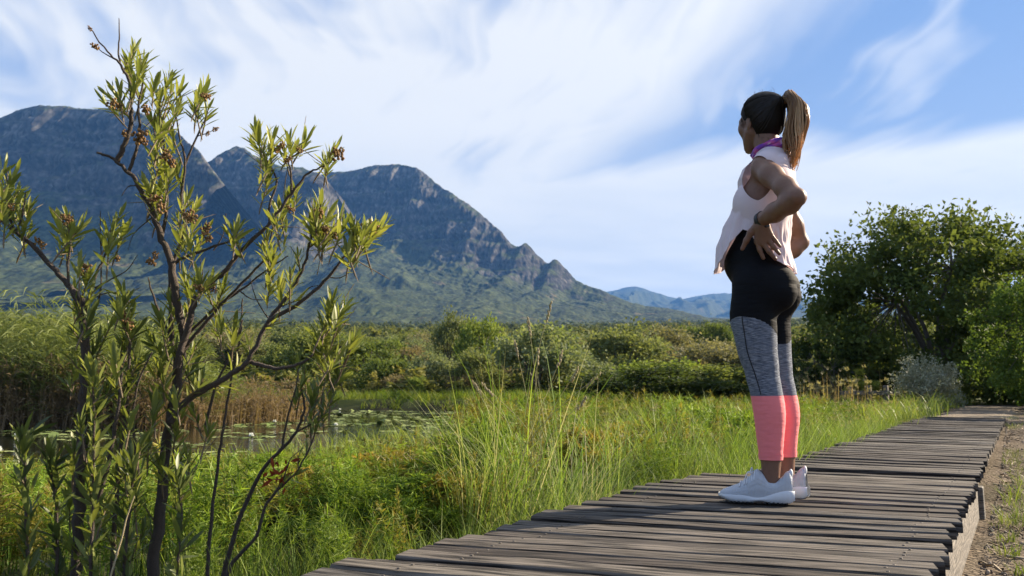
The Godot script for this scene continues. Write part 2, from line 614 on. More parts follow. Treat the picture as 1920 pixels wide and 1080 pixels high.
# ---------------------------------------------------------------- mountains
# a massif under a ridge line, given as [pixel x, pixel y] of the photograph with the ridge's distance; cliffs above, spurs and a long apron below
func massif(called: String, label: String, ridge: Array, dist: float, foot: float, seed_: int, cols: int, cliff: float, rough: float, tilt_d := 0.0) -> void:
	var f := FastNoiseLite.new()
	f.seed = seed_
	f.frequency = 1.0
	f.fractal_octaves = 4
	f.noise_type = FastNoiseLite.TYPE_SIMPLEX_SMOOTH
	var rd := FastNoiseLite.new()
	rd.seed = seed_ + 5
	rd.frequency = 1.0
	rd.fractal_type = FastNoiseLite.FRACTAL_RIDGED
	rd.fractal_octaves = 4
	rd.noise_type = FastNoiseLite.TYPE_SIMPLEX_SMOOTH
	var rs: FastNoiseLite = rd.duplicate()
	rs.fractal_octaves = 2
	rs.seed = seed_ + 9
	var tops := PackedVector3Array()
	for p in ridge:
		var far: float = dist + tilt_d * (p[0] - 960.0) / 960.0 + (p[2] if p.size() > 2 else 0.0)
		tops.append(at(p[0], p[1], far))
	var ts := [0.0, 0.012, 0.03, 0.055, 0.08, 0.105, 0.14, 0.19, 0.30, 0.50, 0.75, 1.0]
	var hs := [1.0, 0.955, 0.84, 0.74, 0.60, 0.50, 0.43, 0.35, 0.23, 0.115, 0.04, 0.0]
	var rows := 150
	var back := 8
	var b := MB.new()
	var n := tops.size()
	for k in cols:
		var uu := float(k) / (cols - 1)
		var X := lerpf(tops[0].x, tops[n - 1].x, uu)
		var s := 0
		while s < n - 2 and tops[s + 1].x < X:
			s += 1
		var w := clampf((X - tops[s].x) / (tops[s + 1].x - tops[s].x), 0.0, 1.0)
		var top := tops[s].cubic_interpolate(tops[s + 1], tops[maxi(s - 1, 0)], tops[mini(s + 2, n - 1)], w)
		top.x = X
		top.y += (f.get_noise_2d(X * 0.011, 3.0) * 6.0 + f.get_noise_2d(X * 0.05, 8.0) * 3.0) * rough * dist / 2500.0
		var dirh := Vector3(0.22, 0, -1.0).normalized()
		var full := Vector2(top.x, top.z).length() - foot
		for j in rows + back:
			var t := 0.0
			var v := 0.0
			if j >= back:
				v = float(j - back) / (rows - 1)
				t = 0.28 * v / 0.55 if v < 0.55 else 0.28 + 0.72 * pow((v - 0.55) / 0.45, 1.25)
			else:
				t = -0.35 * pow(float(back - j) / back, 1.5)
			var h := 1.0
			if t > 0.0:
				var q := 0
				while q < ts.size() - 2 and ts[q + 1] < t:
					q += 1
				h = lerpf(hs[q], hs[q + 1], clampf((t - ts[q]) / (ts[q + 1] - ts[q]), 0.0, 1.0))
				h = lerpf(maxf(0.0, 1.0 - t) * maxf(0.0, 1.0 - t), h, cliff)
			else:
				h = 1.0 + t * 1.6
			var p := top - dirh * (full * t)
			var base := ground(p.x, p.z) - 12.0
			var y := base + (top.y - base) * h
			var tall := clampf((top.y - base) / 450.0, 0.12, 1.0)
			# gullies and buttresses: the face moves in and out, more on the cliffs
			var on := smoothstep(0.0, 0.02, t) * (1.0 - 0.55 * smoothstep(0.10, 0.30, t))
			var but := rd.get_noise_2d(X * 0.017, y * 0.004 + 7.0) * 16.0 + rd.get_noise_2d(X * 0.0042, y * 0.0011 + t * 2.0) * 44.0 + f.get_noise_3d(X * 0.02, y * 0.006, p.z * 0.003) * 24.0 + f.get_noise_3d(X * 0.07, y * 0.035, 4.0) * 9.0
			var ledge := sin(y * 0.075 + f.get_noise_2d(X * 0.004, y * 0.01) * 5.0) * 11.0
			p -= dirh * (but + ledge) * on * rough * tall * dist / 2500.0
			# spurs running down the apron
			var mid := smoothstep(0.04, 0.20, t) * (1.0 - smoothstep(0.55, 1.0, t))
			var spur := rs.get_noise_2d(X * 0.0015 + t * 0.35 + f.get_noise_2d(X * 0.002, t * 3.0) * 0.25, t * 0.9 + 2.0)
			y += mid * tall * (spur * 40.0 - 8.0 + f.get_noise_2d(p.x * 0.010, p.z * 0.010) * 3.0) * dist / 2500.0
			p.y = y
			b.add(p, Vector3.UP, Color.WHITE, Vector2(X * 0.001, t))
	var hh := rows + back
	for k in cols - 1:
		for j in hh - 1:
			var a := k * hh + j
			b.quad(a, a + hh, a + hh + 1, a + 1)
	b.smooth()
	if b.n[hh / 2].y < 0.0:
		for q in b.n.size():
			b.n[q] = -b.n[q]
	b.fix()
	for q in b.v.size():
		var p := b.v[q]
		var steep := b.n[q].y
		var patch := f.get_noise_3d(p.x * 0.012, p.y * 0.016, p.z * 0.012)
		var speck := f.get_noise_3d(p.x * 0.07, p.y * 0.07, p.z * 0.07)
		var tt := b.t[q].y
		var green := smoothstep(0.66, 0.90, steep + 0.26 * patch + 0.14 * speck)
		green = maxf(green, smoothstep(0.10, 0.17, tt + 0.05 * patch + 0.03 * speck) * 0.96)
		var veg := mix(Color(0.026, 0.040, 0.017), Color(0.105, 0.125, 0.048), 0.5 + 0.9 * patch)
		veg = mix(veg, Color(0.02, 0.032, 0.016), smoothstep(0.10, 0.55, speck + 0.5 * patch) * 0.6)
		veg = mix(veg, Color(0.20, 0.155, 0.085), smoothstep(0.42, 0.54, f.get_noise_3d(p.x * 0.006 + 3.0, p.y * 0.01, p.z * 0.006)) * 0.7)
		var crack := f.get_noise_3d(p.x * 0.055, p.y * 0.007, p.z * 0.055)
		var rock := mix(Color(0.040, 0.039, 0.038), Color(0.190, 0.176, 0.160), 0.45 + 0.6 * speck + 0.9 * crack + 0.5 * f.get_noise_2d(p.x * 0.05, p.y * 0.006))
		var strata := f.get_noise_2d(p.y * 0.045 + 1.2 * f.get_noise_2d(p.x * 0.004, p.y * 0.004), p.x * 0.0012)
		rock *= 0.95 + 1.1 * strata
		b.c[q] = mix(rock, veg, green)
	setting(put(called, b.mesh(), M.rock), label)


func polar_land() -> void:
	var b := MB.new()
	var rings := 250
	var spokes := 520
	for k in rings + 1:
		var r := 0.25 * pow(3400.0 / 0.25, float(k) / rings)
		for j in spokes:
			# spokes are denser in front of the camera
			var u := float(j) / spokes * 2.0 - 1.0
			var az := PI * (0.42 * u + 0.58 * u * u * u)
			var x := r * sin(az)
			var z := -r * cos(az)
			var y := ground(x, z)
			if r > 2900.0:
				y -= (r - 2900.0) * 1.2
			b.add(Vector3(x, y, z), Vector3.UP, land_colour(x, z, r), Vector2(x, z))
	for k in rings:
		for j in spokes:
			var a := k * spokes + j
			var c := k * spokes + (j + 1) % spokes
			b.quad(a, a + spokes, c + spokes, c)
	b.smooth()
	if b.n[spokes * 20].y < 0.0:
		for q in b.n.size():
			b.n[q] = -b.n[q]
	b.fix()
	setting(put("ground", b.mesh(), M.ground))


func land_colour(x: float, z: float, r: float) -> Color:
	var a := nz.get_noise_2d(x * 3.0, z * 3.0)
	var c := mix(Color(0.055, 0.075, 0.022), Color(0.11, 0.125, 0.04), 0.5 + a)
	if r < 60.0:
		var q := sd(x, z)
		var soil := mix(Color(0.135, 0.105, 0.075), Color(0.215, 0.172, 0.13), 0.5 + nz.get_noise_2d(x * 40.0, z * 40.0))
		if q.y > -1.1 and q.x < 24.0:
			c = mix(soil, c, smoothstep(2.6, 3.6, q.y + a * 0.8))
			c = mix(c, Color(0.07, 0.06, 0.04), smoothstep(0.06, 0.42, nz.get_noise_2d(x * 11.0 + 70.0, z * 11.0)) * 0.6)
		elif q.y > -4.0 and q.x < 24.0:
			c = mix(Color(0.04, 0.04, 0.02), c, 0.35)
		var m := pond(x, z)
		if m < 1.12:
			c = Color(0.03, 0.03, 0.018)
	elif r > 100.0:
		var far := nz.get_noise_2d(x * 0.35, z * 0.35)
		var speck := nz.get_noise_2d(x * 2.2, z * 2.2)
		c = mix(Color(0.05, 0.065, 0.022), Color(0.15, 0.17, 0.045), 0.5 + 0.8 * far)
		c = mix(c, Color(0.03, 0.042, 0.018), smoothstep(0.0, 0.3, speck))
	return c


# ---------------------------------------------------------------- boardwalk
func plank_mesh(a: Vector3, b2: Vector3, w: float, th: float, seed_: int) -> ArrayMesh:
	# a sawn board from a (right end) to b2 (left end), top at y, worn edges
	var r := RandomNumberGenerator.new()
	r.seed = seed_
	var d := (b2 - a).normalized()
	var side := Vector3(-d.z, 0, d.x)
	if side.dot(ALONG) < 0.0:
		side = -side
	var up := Vector3.UP
	var len_ := a.distance_to(b2)
	var b := MB.new()
	var segs := 7
	var u0 := r.randf() * 7.0
	var v0 := r.randf() * 7.0
	var bow := r.randf_range(-0.004, 0.004)
	var crook := r.randf_range(-0.005, 0.005)
	var hw := w * 0.5
	var bev := r.randf_range(0.004, 0.008)
	# profile: top-left, top-right, bevels, sides, bottom; each face with its own points so that edges stay crisp
	var prof := [[Vector2(-hw + bev, 0), Vector2(hw - bev, 0), Vector2(0, 1)], [Vector2(hw - bev, 0), Vector2(hw, -bev), Vector2(0.7, 0.7)], [Vector2(hw, -bev), Vector2(hw, -th), Vector2(1, 0)], [Vector2(hw, -th), Vector2(-hw, -th), Vector2(0, -1)], [Vector2(-hw, -th), Vector2(-hw, -bev), Vector2(-1, 0)], [Vector2(-hw, -bev), Vector2(-hw + bev, 0), Vector2(-0.7, 0.7)]]
	var jit := []
	for k in segs + 1:
		jit.append(Vector2(r.randf_range(-0.0022, 0.0022), r.randf_range(-0.0015, 0.0015)))
	for face in prof:
		var first := b.v.size()
		var nn: Vector3 = side * face[2].x + up * face[2].y
		var v_run := 0.0
		for e in 2:
			var p2: Vector2 = face[e]
			for k in segs + 1:
				var t := float(k) / segs
				var o := a + d * (len_ * t) + up * (bow * sin(t * PI)) + side * (crook * sin(t * PI))
				o += side * (p2.x + signf(p2.x) * jit[k].x) + up * (p2.y + (jit[k].y if p2.y > -th + 0.001 else 0.0))
				b.add(o, nn, Color.WHITE, Vector2(u0 + len_ * t * 0.9, v0 + (p2.x + p2.y * 1.3) * 0.9))
		for k in segs:
			b.quad(first + k, first + k + 1, first + segs + 2 + k, first + segs + 1 + k)
	for e in 2:
		var o: Vector3 = a if e == 0 else b2
		var nn := -d if e == 0 else d
		var f := []
		for p2 in [Vector2(-hw + bev, 0), Vector2(hw - bev, 0), Vector2(hw, -bev), Vector2(hw, -th), Vector2(-hw, -th), Vector2(-hw, -bev)]:
			f.append(b.add(o + side * p2.x + up * p2.y, nn, Color.WHITE, Vector2(u0 + p2.x * 0.4, v0 + p2.y * 0.4)))
		for k in range(1, 5):
			b.tri(f[0], f[k], f[k + 1])
	b.fix()
	return b.mesh()


func boardwalk() -> void:
	rng.seed = 4
	var t := thing("boardwalk", "long weathered wooden plank boardwalk the woman stands on", "boardwalk")
	var s := -1.1
	var k := 0
	var heads := MB.new()
	while s < 11.75:
		var w := rf(0.088, 0.112)
		var gap := rf(0.003, 0.008)
		if s > -0.3 and s < 2.6 and rng.randf() < 0.6:
			gap = rf(0.009, 0.019)
			w = rf(0.080, 0.098)
		var lag := 0.30 * (1.0 - smoothstep(0.3, 4.2, s))
		var wide := lerpf(1.27, 1.05, smoothstep(2.05, 2.15, s)) + rf(-0.025, 0.025)
		var y := rf(-0.006, 0.006) + (0.008 if rng.randf() < 0.12 else 0.0)
		var a := R0 + ALONG * (s + w * 0.5) - LEFTW * rf(-0.010, 0.010) + Vector3.UP * y
		var b2 := R0 + ALONG * (s + w * 0.5 - lag) + LEFTW * wide + Vector3.UP * (y + rf(-0.004, 0.004))
		# boards that lie askew are a little narrower so that they do not ride on each other
		var ww := w * (b2 - a).normalized().dot(LEFTW)
		put("plank", plank_mesh(a, b2, ww, 0.036, 100 + k), M.plank[rng.randi() % M.plank.size()], t)
		for side_ in [0.10, wide - 0.14]:
			for e in [-0.024, 0.024]:
				var dd := (b2 - a).normalized()
				var c: Vector3 = a + dd * (side_ + rf(-0.008, 0.008)) + ALONG * e
				c.y = lerpf(a.y, b2.y, side_ / wide) + 0.0006
				blob(heads, c, Vector3(0.0048, 0.0016, 0.0048), 7, 4, Color.WHITE)
		s += w + gap
		k += 1
	heads.fix()
	stuff(put("screw_head", heads.mesh(), M.steel, t))
	# bearers under the boards, the pale edge board along the right side, posts
	for off in [0.075, 0.55, 1.0]:
		var b := MB.new()
		var mid: Vector3 = R0 + ALONG * 5.3 + LEFTW * off + Vector3.UP * -0.098
		box(b, mid, Vector3(0.024, 0.058, 6.4), Basis(LEFTW, Vector3.UP, ALONG), Color.WHITE, 0.004)
		b.fix()
		put("bearer", b.mesh(), M.bearer, t)
	var eb := MB.new()
	box(eb, R0 + ALONG * 0.6 + LEFTW * 0.016 + Vector3.UP * -0.112, Vector3(0.018, 0.072, 1.75), Basis(LEFTW, Vector3.UP, ALONG), Color.WHITE, 0.004)
	eb.fix()
	put("edge_board", eb.mesh(), M.bearer, t)
	var sp_ := MB.new()
	box(sp_, R0 + ALONG * 2.50 + LEFTW * 0.008 + Vector3.UP * -0.122, Vector3(0.030, 0.080, 0.045), Basis(LEFTW, Vector3.UP, ALONG), Color.WHITE, 0.006)
	sp_.fix()
	put("side_block", sp_.mesh(), M.post, t)
	for sp in [-0.6, 1.55, 3.66, 5.9, 8.2, 10.5]:
		for off in [0.16, 0.92]:
			var b := MB.new()
			var c: Vector3 = R0 + ALONG * sp + LEFTW * off
			var g := ground(c.x, c.z) - 0.15
			var top := -0.043
			box(b, Vector3(c.x, (g + top) * 0.5, c.z), Vector3(0.042, (top - g) * 0.5, 0.055), Basis(LEFTW, Vector3.UP, ALONG), Color.WHITE, 0.005)
			b.fix()
			put("post", b.mesh(), M.post, t)


# ---------------------------------------------------------------- water, lilies, reeds, grass
func water() -> void:
	var b := MB.new()
	var n := 48
	var first := b.add(Vector3(-14, WATER, -24), Vector3.UP, Color.WHITE, Vector2(-14, -24))
	for k in n:
		var a := TAU * k / n
		b.add(Vector3(-14 + 24.0 * cos(a), WATER, -24 + 18.5 * sin(a)), Vector3.UP, Color.WHITE, Vector2(24.0 * cos(a), 18.5 * sin(a)))
	for k in n:
		b.tri(first, first + 1 + k, first + 1 + (k + 1) % n)
	b.fix()
	setting(put("pond_water", b.mesh(), M.water))
	# lily pads: round leaves with a notch, drifting in rafts
	rng.seed = 8
	var pad := MB.new()
	var c0 := pad.add(Vector3.ZERO, Vector3.UP, Color.WHITE, Vector2.ZERO)
	for k in 13:
		var a := 0.25 + (TAU - 0.5) * k / 12.0
		pad.add(Vector3(cos(a), 0.03 * sin(a * 3.0), sin(a)), Vector3.UP, Color.WHITE, Vector2.ZERO)
	for k in 12:
		pad.tri(c0, c0 + 1 + k, c0 + 2 + k)
	pad.fix()
	var buf := PackedFloat32Array()
	var flowers := []
	var tries := 0
	while buf.size() < 16 * 5200 and tries < 60000:
		tries += 1
		var x := rf(-30.0, 4.0)
		var z := -rf(9.5, 38.0)
		var m := pond(x, z)
		if m > 0.99:
			continue
		var raft := nz.get_noise_2d(x * 5.0 + 200.0, z * 9.0)
		if raft < 0.10 - 0.5 * smoothstep(0.75, 1.0, m) - (0.16 if z < -21.0 else 0.0):
			continue
		var sz := rf(0.06, 0.14)
		var bb := Basis(Vector3.UP, rf(0, TAU)).scaled(Vector3(sz, sz, sz))
		bb = bb.rotated(Vector3(rf(-1, 1), 0, rf(-1, 1)).normalized(), rf(0.0, 0.10) + (0.5 if rng.randf() < 0.05 else 0.0))
		row(buf, bb, Vector3(x, WATER + rf(0.006, 0.024), z), mix(Color(0.10, 0.155, 0.035), Color(0.24, 0.27, 0.10), rng.randf()))
		if rng.randf() < 0.011:
			flowers.append(Vector3(x, WATER + 0.02, z))
	stuff(many("lily_pads", pad.mesh(), M.tint, buf), "rafts of floating lily pads on the pond", "lily pads")
	# white lily flowers: three whorls of pointed petals
	var fl := MB.new()
	for whorl in 3:
		for k in 8:
			var a := TAU * (k + whorl * 0.4) / 8.0
			var o := Vector3(cos(a), 0, sin(a))
			var sd_ := Vector3(-o.z, 0, o.x)
			var rise := 0.25 + 0.45 * whorl
			var tip := (o * (1.0 - 0.25 * whorl) + Vector3.UP * rise) * 0.07
			var mid := (o * 0.5 + Vector3.UP * rise * 0.3) * 0.07
			var id := fl.flat(Vector3(0, 0.01, 0), Color.WHITE)
			fl.flat(mid + sd_ * 0.016, Color.WHITE)
			fl.flat(tip, Color.WHITE)
			fl.flat(mid - sd_ * 0.016, Color.WHITE)
			fl.quad(id, id + 1, id + 2, id + 3)
	var fm := fl.mesh()
	for k in mini(flowers.size(), 26):
		var o := put("water_lily", fm, M.petal)
		o.position = flowers[k]
		o.rotation.y = rf(0, TAU)
		tag(o, "white water lily flower floating among the lily pads on the pond", "water lily", "white lilies on the pond")


func reed_mesh(seed_: int, h: float, dry: bool) -> ArrayMesh:
	rng.seed = seed_
	var b := MB.new()
	for k in 9:
		var base := Vector3(rf(-0.25, 0.25), 0, rf(-0.25, 0.25))
		var lean := Vector3(rf(-0.14, 0.14), 1, rf(-0.14, 0.14))
		var hh := h * rf(0.6, 1.1)
		var dc := mix(Color(0.18, 0.14, 0.085), Color(0.29, 0.235, 0.15), rng.randf())
		var gc := mix(Color(0.12, 0.165, 0.04), Color(0.22, 0.25, 0.08), rng.randf())
		var w := 0.014
		var s := Vector3(rf(-1, 1), 0, rf(-1, 1)).normalized() * w
		var tip := base + lean * hh
		var id := b.flat(base - s, dc)
		b.flat(base + s, dc)
		b.flat(tip, dc if dry else gc)
		b.tri(id, id + 1, id + 2)
		for j in 9:
			var t := rf(0.12, 1.0)
			var p := base + lean * hh * t
			var o := unit()
			o.y = rf(0.35, 1.3) if t > 0.4 else rf(-0.5, 0.9)
			o = o.normalized() * hh * rf(0.10, 0.22)
			var sd_ := o.cross(unit()).normalized() * rf(0.010, 0.020)
			var cc := dc if dry or t < rf(0.30, 0.5) else gc
			var mid := p + o * 0.5 + Vector3(0, 0.02, 0)
			var end := p + o + Vector3(0, -0.25 * o.length(), 0)
			var a := b.flat(p, cc)
			b.flat(mid - sd_, cc)
			b.flat(mid + sd_, cc)
			b.flat(end, cc)
			b.tri(a, a + 1, a + 2)
			b.tri(a + 1, a + 3, a + 2)
	return b.mesh()


func reeds() -> void:
	var m0 := reed_mesh(31, 3.3, false)
	var m1 := reed_mesh(32, 1.5, true)
	rng.seed = 33
	var tall := PackedFloat32Array()
	var low := PackedFloat32Array()
	for k in 1800:
		var x := rf(-26.0, -8.6)
		var z := -20.5 - rf(0.0, 1.0) * rf(0.0, 6.5) - 0.10 * absf(x + 15.0)
		if x > -10.4:
			z -= (x + 10.4) * 0.7
		var fall := smoothstep(-8.2, -12.5, x)
		var back := smoothstep(-20.5, -22.5, z)
		var h := rf(0.75, 1.05) * lerpf(0.42, 1.0, fall) * lerpf(0.62, 1.0, back)
		row(tall, Basis(Vector3.UP, rf(0, TAU)).scaled(Vector3(1, h, 1)), Vector3(x, WATER - 0.05, z), grey(rf(0.8, 1.15)))
	for k in 1900:
		var x := rf(-26.0, -7.0)
		var edge := -20.0 - 0.10 * absf(x + 15.0)
		if x > -9.0:
			edge = -20.6 - (x + 9.0) * 2.4
		var z := edge - rf(0.0, 2.2 if x < -9.0 else 5.0)
		var h := rf(0.6, 1.1) * (1.0 if x < -9.0 else 0.75)
		row(low, Basis(Vector3.UP, rf(0, TAU)).scaled(Vector3(1, h, 1)), Vector3(x, WATER - 0.05, z), grey(rf(0.75, 1.15)) * Color(1.0, 0.92, 0.86))
	stuff(many("green_reeds", m0, M.grass, tall), "tall green reed bed on the far side of the pond at left", "reeds")
	stuff(many("dry_reeds", m1, M.grass, low), "brown dry reeds at the water's edge below the green reeds", "reeds")


func left_of_deck(s: float, d: float) -> Vector3:      # d metres left of the boardwalk's left edge
	var p := R0 + ALONG * s + LEFTW * ((1.27 if s < 2.1 else 1.05) + d)
	return land(p.x, p.z)


# how tall a plant may stand at p before it hides the open water from the path (the growth is lower on the pond side)
func low_growth(p: Vector3) -> float:
	var r := Vector2(p.x, p.z).length()
	var side := smoothstep(0.02, -0.06, p.x / maxf(0.5, -p.z))
	return lerpf(9.0, maxf(0.12, lerpf(0.53, 0.47, smoothstep(0.05, 0.3, p.x / p.z)) - r * 0.077 - p.y), side)


func sedge_mesh(seed_: int, ca: Color, cb: Color, tip: Color) -> ArrayMesh:
	# a plume-headed sedge: thin stems, each with a mop of fine threads
	rng.seed = seed_
	var b := MB.new()
	for k in 8:
		var a := rf(0, TAU)
		var lean := Vector3(cos(a), 0, sin(a)) * rf(0.02, 0.42)
		var hh := rf(0.42, 0.66)
		var top := (Vector3.UP + lean) * hh
		var base := Vector3(cos(a), 0, sin(a)) * 0.05
		var s := Vector3(-sin(a), 0, cos(a)) * 0.0028
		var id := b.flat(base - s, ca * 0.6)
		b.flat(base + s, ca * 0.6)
		b.flat(top, ca)
		b.tri(id, id + 1, id + 2)
		var axis := (Vector3.UP + lean).normalized()
		var tone := rng.randf()
		for j in 42:
			var p := top - axis * rf(0.0, 0.22)
			var d := (unit() + axis * 0.75).normalized()
			var L := rf(0.032, 0.068)
			var e := p + d * L
			var sd_ := d.cross(unit()).normalized() * 0.0028
			var cc := mix(ca, cb, tone * 0.7 + rf(0, 0.3))
			var i2 := b.flat(p - sd_, cc)
			b.flat(p + sd_, cc)
			b.flat(e, mix(cc, tip, rf(0.0, 0.9)))
			b.tri(i2, i2 + 1, i2 + 2)
	return b.mesh()


func grasses() -> void:
	var ga := Color(0.10, 0.185, 0.030)
	var gb := Color(0.29, 0.37, 0.085)
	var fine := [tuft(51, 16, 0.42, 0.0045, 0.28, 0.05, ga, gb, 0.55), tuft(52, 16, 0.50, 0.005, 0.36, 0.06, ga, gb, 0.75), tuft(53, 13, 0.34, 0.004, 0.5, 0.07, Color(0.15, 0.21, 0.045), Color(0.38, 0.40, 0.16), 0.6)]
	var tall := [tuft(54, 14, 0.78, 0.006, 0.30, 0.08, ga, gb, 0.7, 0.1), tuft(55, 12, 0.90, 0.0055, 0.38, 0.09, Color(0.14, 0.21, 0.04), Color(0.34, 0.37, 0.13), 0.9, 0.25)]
	# along the boardwalk's left edge
	rng.seed = 56
	for v in 3:
		var buf := PackedFloat32Array()
		for k in 900:
			var s := rf(-0.9, 1.0) * 1.0 + pow(rng.randf(), 1.3) * 8.0
			var d := 0.05 + pow(rng.randf(), 2.2) * (1.3 if s < 3.0 else 2.6)
			var p := left_of_deck(s, d)
			# low at the near end, taller beyond the woman
			var h := rf(0.62, 1.1) * lerpf(0.72, 1.05, smoothstep(0.1, 0.7, d))
			h *= lerpf(1.08, 1.55, smoothstep(1.4, 3.0, s)) * lerpf(1.0, 0.75, smoothstep(5.0, 8.0, s))
			if p.x < -0.12 * p.z and d > 0.30:
				h *= 0.72
			h = minf(h, low_growth(p) * rf(1.2, 1.8))
			row(buf, Basis(Vector3.UP, rf(0, TAU)).scaled(Vector3(h, h, h)), p, grey(rf(0.45, 1.25)))
		stuff(many("edge_grass", fine[v], M.grass, buf), ["bright green grass along the boardwalk's left edge", "arching green grass along the boardwalk's left edge", "short pale grass along the boardwalk's left edge"][v], "grass")
	# taller grass between the boardwalk and the pond, thick towards the right
	for v in 2:
		var buf := PackedFloat32Array()
		for k in 1500:
			var s := 1.6 + pow(rng.randf(), 0.9) * 16.0
			var d := rf(0.7, 5.5) if s < 6.0 else rf(0.25, 7.5)
			var p0 := left_of_deck(s, d)
			if s < 5.5 and rng.randf() < 0.78 or p0.x < -0.06 * p0.z and rng.randf() < 0.8:
				continue
			var p := left_of_deck(s, d)
			if pond(p.x, p.z) < 1.02:
				continue
			var h := rf(0.5, 0.9) * lerpf(0.72, 1.0, smoothstep(9.0, 3.0, s))
			h = minf(h, low_growth(p) * rf(1.0, 1.35))
			row(buf, Basis(Vector3.UP, rf(0, TAU)).scaled(Vector3(h, h, h)), p, grey(rf(0.75, 1.2)) * (Color(1.15, 1.0, 0.9) if rng.randf() < 0.3 else Color.WHITE))
		stuff(many("meadow_grass", tall[v], M.grass, buf), ["tall green meadow grass between the boardwalk and the bushes", "tall seeding grass between the boardwalk and the bushes"][v], "grass")
	# meadow that runs away on the right, behind the woman
	var buf3 := PackedFloat32Array()
	for k in 4200:
		var s := 5.0 + pow(rng.randf(), 0.8) * 22.0
		var d := pow(rng.randf(), 0.8) * 14.0 + 0.05
		var p := left_of_deck(s, d)
		if pond(p.x, p.z) < 1.03:
			continue
		var h := rf(0.65, 1.15) * 1.05
		row(buf3, Basis(Vector3.UP, rf(0, TAU)).scaled(Vector3(h * 1.4, h, h * 1.4)), p, mix(Color(0.8, 0.9, 0.8), Color(1.25, 1.15, 1.0), rng.randf()))
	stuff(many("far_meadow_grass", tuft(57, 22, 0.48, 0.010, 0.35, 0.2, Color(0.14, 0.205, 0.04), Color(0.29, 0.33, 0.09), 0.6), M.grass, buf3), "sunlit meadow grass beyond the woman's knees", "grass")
	# plume sedge in mounds near the water, bright tops with rusty patches, dark between
	rng.seed = 61
	var kinds := [sedge_mesh(62, Color(0.09, 0.17, 0.022), Color(0.23, 0.33, 0.04), Color(0.42, 0.46, 0.07)), sedge_mesh(63, Color(0.11, 0.15, 0.028), Color(0.26, 0.25, 0.05), Color(0.48, 0.28, 0.07))]
	var bufs := [PackedFloat32Array(), PackedFloat32Array()]
	for k in 4600:
		var s := rf(-2.2, 13.0)
		var d := rf(0.55, 6.5)
		var p := left_of_deck(s, d)
		var m := pond(p.x, p.z)
		if m < 0.96:
			continue
		var mound := nz.get_noise_2d(p.x * 16.0 + 11.0, p.z * 16.0)
		if mound < -0.01 or (d < 1.0 and rng.randf() < 0.6):
			continue
		var h := rf(0.7, 1.0) * (0.75 + 0.75 * clampf(mound + 0.1, 0.0, 0.5)) * lerpf(0.75, 1.15, smoothstep(0.3, 1.2, d))
		h = minf(h, low_growth(p) * rf(1.3, 1.8))
		var rust := nz.get_noise_2d(p.x * 13.0 + 300.0, p.z * 13.0)
		var v := 1 if rust > 0.13 + rf(-0.12, 0.12) else 0
		row(bufs[v], Basis(Vector3.UP, rf(0, TAU)).scaled(Vector3(h * 1.25, h, h * 1.25)), p + Vector3(0, -0.03, 0), grey(0.35 + 0.95 * pow(rng.randf(), 0.8)))
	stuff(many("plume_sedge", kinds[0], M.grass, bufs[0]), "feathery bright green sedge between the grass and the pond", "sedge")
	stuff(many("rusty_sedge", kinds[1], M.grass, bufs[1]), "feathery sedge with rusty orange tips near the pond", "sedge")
	# bank across the pond
	rng.seed = 64
	var bank := PackedFloat32Array()
	for k in 3600:
		var x := rf(-32.0, 8.0)
		var z := -rf(30.0, 48.0)
		var m := pond(x, z)
		if m < 1.01 or m > 1.9:
			continue
		var h := rf(0.6, 1.2)
		row(bank, Basis(Vector3.UP, rf(0, TAU)).scaled(Vector3(h * 1.5, h, h * 1.5)), land(x, z), mix(Color(0.7, 0.85, 0.6), Color(1.3, 1.15, 0.8), rng.randf()))
	stuff(many("bank_grass", tuft(65, 22, 0.55, 0.02, 0.4, 0.3, Color(0.08, 0.14, 0.02), Color(0.19, 0.23, 0.05), 0.6), M.grass, bank), "bright grass on the bank across the pond", "grass")
	# straw-coloured grass heads between the meadow and the tall tree
	var straw := PackedFloat32Array()
	for k in 60:
		var p := Vector3(rf(6.0, 8.3), 0, -rf(17.5, 20.0))
		var h := rf(0.55, 1.0)
		row(straw, Basis(Vector3.UP, rf(0, TAU)).scaled(Vector3(h, h, h)), land(p.x, p.z), grey(rf(0.8, 1.2)))
	stuff(many("straw_grass", tuft(66, 7, 1.25, 0.02, 0.12, 0.2, Color(0.30, 0.22, 0.11), Color(0.42, 0.32, 0.18), 0.15, 0.7), M.grass, straw), "tall straw coloured grass in front of the big tree", "grass")


